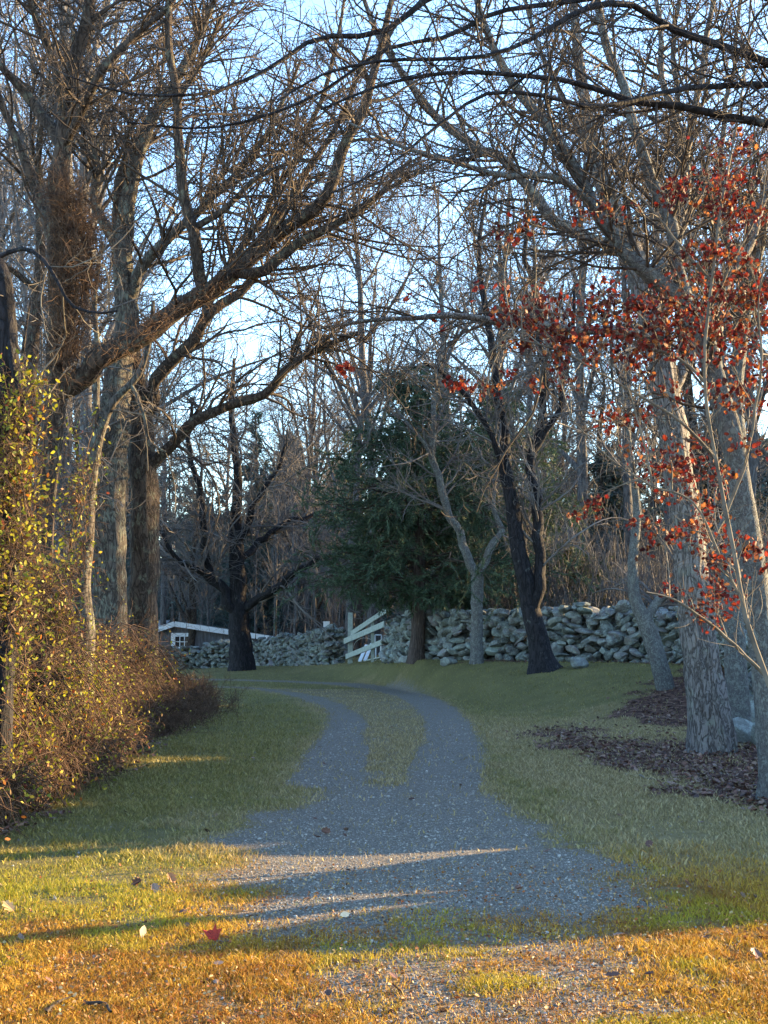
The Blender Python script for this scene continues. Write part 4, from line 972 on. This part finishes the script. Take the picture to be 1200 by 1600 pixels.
wi = mesh('window', *quadbox([(wx0 + .1, DS - .025, wz0 + .05), (wx1 - .1, DS - .025, wz0 + .05), (wx1 - .1, DS - .015, wz0 + .05), (wx0 + .1, DS - .015, wz0 + .05), (wx0 + .1, DS - .025, wz1 - .1), (wx1 - .1, DS - .025, wz1 - .1), (wx1 - .1, DS - .015, wz1 - .1), (wx0 + .1, DS - .015, wz1 - .1)]), GLASS, SHED, smooth=False)
v, f = join(fr); wf = mesh('window_frame', v - np.array(SHED.location), f, WHITE, None, smooth=False); wf.parent = wi
# a second low roof seen over the left slope
SH2 = thing('lean_to', (-15.3, 76, gl), 'grey-roofed low building just behind the left roof slope of the shed', 'outbuilding')
x0, x1 = sh(150, 0)[0] * 76 / DS, sh(276, 0)[0] * 76 / DS; zt = P(0, 971, 76)[2]
v, f = quadbox([(x0, 74.5, zt - .75), (x1, 74.5, zt - .75), (x1, 76.5, zt), (x0, 76.5, zt), (x0, 74.5, zt - .68), (x1, 74.5, zt - .68), (x1, 76.5, zt + .07), (x0, 76.5, zt + .07)]); mesh('roof', v, f, SHINGLE, SH2, smooth=False)
v, f = quadbox([(x0 + .2, 74.9, gl), (x1 - .2, 74.9, gl), (x1 - .2, 78, gl), (x0 + .2, 78, gl), (x0 + .2, 74.9, zt - .7), (x1 - .2, 74.9, zt - .7), (x1 - .2, 78, zt - .7), (x0 + .2, 78, zt - .7)]); mesh('wall', v, f, BOARDS, SH2, smooth=False)

# white post behind the wall's end
px_, py_, _ = P(510, 985, 55); gz = float(terrain(px_, py_)); zt = P(510, 971, 55)[2]
WP = thing('white_post', (px_, py_, gz), 'square white post standing behind the right end of the low stone wall', 'post')
v, f = quadbox([(px_ - .12, py_ - .12, gz - .1), (px_ + .12, py_ - .12, gz - .1), (px_ + .12, py_ + .12, gz - .1), (px_ - .12, py_ + .12, gz - .1), (px_ - .12, py_ - .12, zt - .04), (px_ + .12, py_ - .12, zt - .04), (px_ + .12, py_ + .12, zt - .04), (px_ - .12, py_ + .12, zt - .04)]); mesh('shaft', v, f, WHITE, WP, smooth=False)
v, f = quadbox([(px_ - .14, py_ - .14, zt - .04), (px_ + .14, py_ - .14, zt - .04), (px_ + .14, py_ + .14, zt - .04), (px_ - .14, py_ + .14, zt - .04), (px_ - .13, py_ - .13, zt), (px_ + .13, py_ - .13, zt), (px_ + .13, py_ + .13, zt), (px_ - .13, py_ + .13, zt)]); mesh('cap', v, f, WHITE, WP, smooth=False)

# wooden rail gate between the two walls
gx0, gy0, _ = P(547, 1030, 48); gx1, gy1, _ = P(604, 1030, 43.6)
GT = thing('rail_gate', (gx0, gy0, float(terrain(gx0, gy0))), 'broken wooden gate with three pale sloping rails between the two stone walls', 'gate')
def rail(pts, w_, t_=.05, nm='rail'):
    v, f = board(P(*pts[0]), P(*pts[1]), w_, t_); mesh(nm, v, f, WOODG, GT, smooth=False)
rail([(549, 990, 47.8), (606, 952, 43.6)], .17); rail([(538, 1002, 48.3), (601, 975, 43.9)], .19); rail([(541, 1026, 48.2), (598, 1003, 44)], .17)
for (a, t_, b, D_, ww) in ((547, 957, 1038, 48.2, .17), (582, 969, 1036, 45.4, .11)):
    p, q = np.array(P(a, b, D_)), np.array(P(a, t_, D_)); p[2] = float(terrain(p[0], p[1])) - .1; q[0] = p[0]
    v, f = board(p + [0, .08, 0], q + [0, .08, 0], ww, ww * .8, (1, 0, 0)); mesh('post', v, f, WOODG, GT, smooth=False)
def plank(a, b, w_, label, mat=WHITE):
    A, B = np.array(P(*a)), np.array(P(*b)); A[2] = max(A[2], float(terrain(A[0], A[1])) + .02)
    v, f = board(A, B, w_, .04, (1, 0, 0)); tag(mesh('plank', v, f, mat, smooth=False), label, 'plank', 'white planks behind the gate')
plank((562, 1034, 49), (573, 1008, 50), .12, 'left one of two white planks leaning behind the lowest gate rail')
plank((570, 1033, 48.7), (581, 1006, 49.8), .12, 'right one of two white planks leaning behind the lowest gate rail')
plank((575, 1032, 46.4), (597, 1027, 44.6), .16, 'pale plank lying flat on the ground under the gate', WOODG)
fx, fy, fz = P(592, 1001, 47.5); WFm = []
for a, b in (((586, 1008), (586, 992)), ((586, 992), (596, 992)), ((596, 992), (596, 1008)), ((586, 1008), (596, 1008)), ((587, 1032), (587, 1008)), ((595, 1032), (595, 1008))): WFm.append(board(P(*a, 47.5), P(*b, 47.5), .06, .05, (0, 1, 0)))
v, f = join(WFm); CHR = thing('white_stand', (fx, fy, float(terrain(fx, fy))), 'small white square frame on two legs standing behind the right side of the gate', 'frame'); mesh('frame', v, f, WHITE, CHR, smooth=False)
th = np.linspace(0, math.pi, 14); cx, cy, cz = P(570, 1013, 50.5)
hp = np.stack([cx + np.cos(th) * .42, np.full(14, cy), cz + np.sin(th) * .38], 1)
tag(mesh('hoop', *tubes(hp[None], np.full((1, 14), .012), 6), WOODG), 'thin pale metal hoop arching behind the middle of the gate', 'hoop')

# ------------------------------------------------------------------ thicket and vines on the left
def edge_x(y): return np.interp(y, [9, 11.6, 15, 20, 27, 32], [-2.95, -3.0, -2.95, -3.4, -3.5, -5.0])
n = 9000; y = 1 / rng.uniform(1 / 31, 1 / 9.2, n); y = np.where(rng.random(n) < .45, rng.uniform(11, 28, n), y)
dx = rng.exponential(1.3, n); x = edge_x(y) - .15 - dx; k = x > -.31 * y - 1.5; x, y, dx = x[k], y[k], dx[k]; n = len(x); z = terrain(x, y)
Hm = .45 + .95 * sm(.1, 1.6, dx) * (1 - .3 * sm(22, 30, y)) + .45 * fnoise(x, y, 1.4, 71) * sm(.3, 1, dx)
hg = Hm * rng.uniform(.55, 1.1, n); Ln = hg * rng.uniform(1.0, 1.6, n); a = rng.uniform(-1.3, 1.3, n) + np.where(rng.random(n) < .3, math.pi, 0)
s8 = np.linspace(0, 1, 9)[None]; arch = np.sin(s8 * rng.uniform(1.6, 3.0, n)[:, None])
pts = np.stack([x[:, None] + np.cos(a)[:, None] * Ln[:, None] * .55 * s8 ** 1.6, y[:, None] + np.sin(a)[:, None] * Ln[:, None] * .7 * s8 ** 1.4, z[:, None] - .03 + hg[:, None] * arch], -1)
lim = edge_x(pts[..., 1]) + .15; pts[..., 0] = np.where(pts[..., 0] > lim, lim + (pts[..., 0] - lim) * .25, pts[..., 0])
pts += np.cumsum(rng.normal(0, .022, (n, 9, 3)), 1)
R = np.linspace(.0058, .002, 9)[None] * rng.uniform(.6, 1.6, (n, 1)) * (1 + .03 * y[:, None])
A1, R1 = grow(pts, R, 24000, .1, 1, .55, 50, 6, .55, -.1, .7, .0022, rcap=.004); A2, R2 = grow(A1, R1, 40000, .1, 1, -.55, 50, 4, .5, -.1, .7, .0018)
THK = tag(mesh('bramble_thicket', *join([tubes(pts, R, 4), tubes(A1, R1, 3), tubes(A2, R2, 3)]), T_VINE), 'tangled brown bramble thicket lit gold along the left side of the lane', 'thicket', kind='stuff')
m_ = 120000; i = rng.integers(0, len(A1), m_); j = rng.integers(1, 6, m_); c0 = A1[i, j] + rng.normal(0, .05, (m_, 3))
keep = rng.random(m_) < np.clip(.3 + .9 * sm(.42, .6, fnoise(c0[:, 0] + c0[:, 1], c0[:, 2] * 1.2 + c0[:, 1], .9, 77)) * sm(.3, 1.2, c0[:, 2]), 0, 1) * (1.1 - .75 * sm(14, 22, c0[:, 1])); c0 = c0[keep]; m_ = len(c0)
lpal = np.array([[.26, .27, .02], [.36, .32, .025], [.15, .18, .02], [.44, .33, .03], [.34, .12, .02], [.22, .05, .02], [.16, .10, .04]])
def leafcloud(c0, s0, s1, parent=None, p=(.26, .24, .2, .12, .07, .04, .07), nm='foliage'):
    n = len(c0); cc = lpal[rng.choice(7, n, p=p)] * rng.uniform(.6, 1.15, (n, 1))
    v, f, c = leaves(c0, rng.normal(0, 1, (n, 3)) + [.2, -.2, .3], rng.uniform(s0, s1, n), cc, 'plain', .4)
    return mesh(nm, v, f, LEAF, parent, smooth=False, col=c)
leafcloud(c0, .028, .055, THK)
print('thicket leaves', m_)

def vine(label, pxs, D, width, h_n, n_strand, n_leaf, mat, leafy=True, s=(.035, .06), name='climbing_vine', messy=1.0):
    """strands climbing along a pixel line (a trunk) at real depth D"""
    w_, Ds = to_world(pxs, D); ax, _ = resample(w_, [1, 1], 40); P_ = 14
    root = thing(name, (ax[0][0], ax[0][1], float(terrain(ax[0][0], ax[0][1]))), label, 'vine')
    t0 = rng.uniform(0, .75, n_strand); t1 = np.minimum(1, t0 + rng.uniform(.15, .6, n_strand)); tt = (t0[:, None] + (t1 - t0)[:, None] * np.linspace(0, 1, P_)[None]) * 38
    i = tt.astype(int); u = (tt - i)[..., None]; c = ax[i] * (1 - u) + ax[i + 1] * u
    a = rng.uniform(0, 2 * math.pi, (n_strand, 1)) + np.cumsum(rng.normal(0, .35, (n_strand, P_)), 1); r_ = width * np.abs(rng.normal(.75, .3, (n_strand, 1)))
    c = c + np.stack([np.cos(a) * r_, np.sin(a) * r_, 0 * a], -1) + np.cumsum(rng.normal(0, .02 * messy, (n_strand, P_, 3)), 1)
    R = np.linspace(.009, .003, P_)[None] * rng.uniform(.5, 1.5, (n_strand, 1))
    A1, R1 = grow(c, R, h_n, 0, 1, .42 * messy, 65, 7, .8, -.35, .6, .0018, rcap=.0035); A2, R2 = grow(A1, R1, h_n * 2, 0, 1, -.6, 60, 4, .7, -.2, .7, .0015)
    mesh('stem', *join([tubes(c, R, 5), tubes(A1, R1, 3), tubes(A2, R2, 3)]), mat, root)
    if leafy:
        j = rng.integers(0, len(A1), n_leaf); leafcloud(A1[j, rng.integers(1, 7, n_leaf)] + rng.normal(0, .05, (n_leaf, 3)), s[0], s[1], root)
    return root
vine('mass of dry brown vine stems matted round the upper trunk of the dark maple', [(95, 640), (100, 540), (118, 450), (122, 380), (112, 310), (104, 262)], 14.3, .17, 1300, 60, 0, T_VINE, False, messy=1.2)
vine('yellow-leaved vine climbing the foot of the dark maple out of the thicket', [(62, 1100), (64, 1020), (66, 940), (68, 870)], 14.0, .2, 600, 18, 700, T_VINE)
vine('leafy green and gold vine hanging over the broken trunk at the left edge', [(8, 1100), (10, 950), (14, 820), (12, 720), (20, 640), (28, 560)], 11.8, .2, 1000, 26, 2600, T_VINE)
vine('golden vine tangle between the dark maple and the crooked leaning trunk', [(108, 1080), (104, 960), (100, 860), (112, 760), (122, 690), (128, 620)], 15.8, .13, 380, 14, 600, T_VINE)
vine('brown vines wound up the long limb over the lane', [(150, 575), (250, 500), (330, 455), (400, 385), (500, 305)], 13.9, .11, 260, 9, 0, T_VINE, False)
# low brown shrubs at the thicket's far end
n = 420; y = rng.uniform(21, 30, n); x = edge_x(y) + rng.normal(-.15, .35, n) ; z = terrain(x, y)
hg = rng.uniform(.2, .75, n); l2 = rng.normal(0, .4, (n, 2)) * hg[:, None]; s6 = np.linspace(0, 1, 6)[None]
pts = np.stack([x[:, None] + l2[:, :1] * s6, y[:, None] + l2[:, 1:] * s6, z[:, None] + hg[:, None] * s6], -1) + rng.normal(0, .012, (n, 6, 3)); R = np.linspace(.005, .002, 6)[None] * np.ones((n, 1))
A1, R1 = grow(pts, R, 7000, .1, 1, .3, 50, 4, .4, 0, .7, .0022)
tag(mesh('low_brush', *join([tubes(pts, R, 3), tubes(A1, R1, 3)]), T_VINE), 'low dark twiggy brush where the thicket tapers out beside the grass', 'brush', kind='stuff')
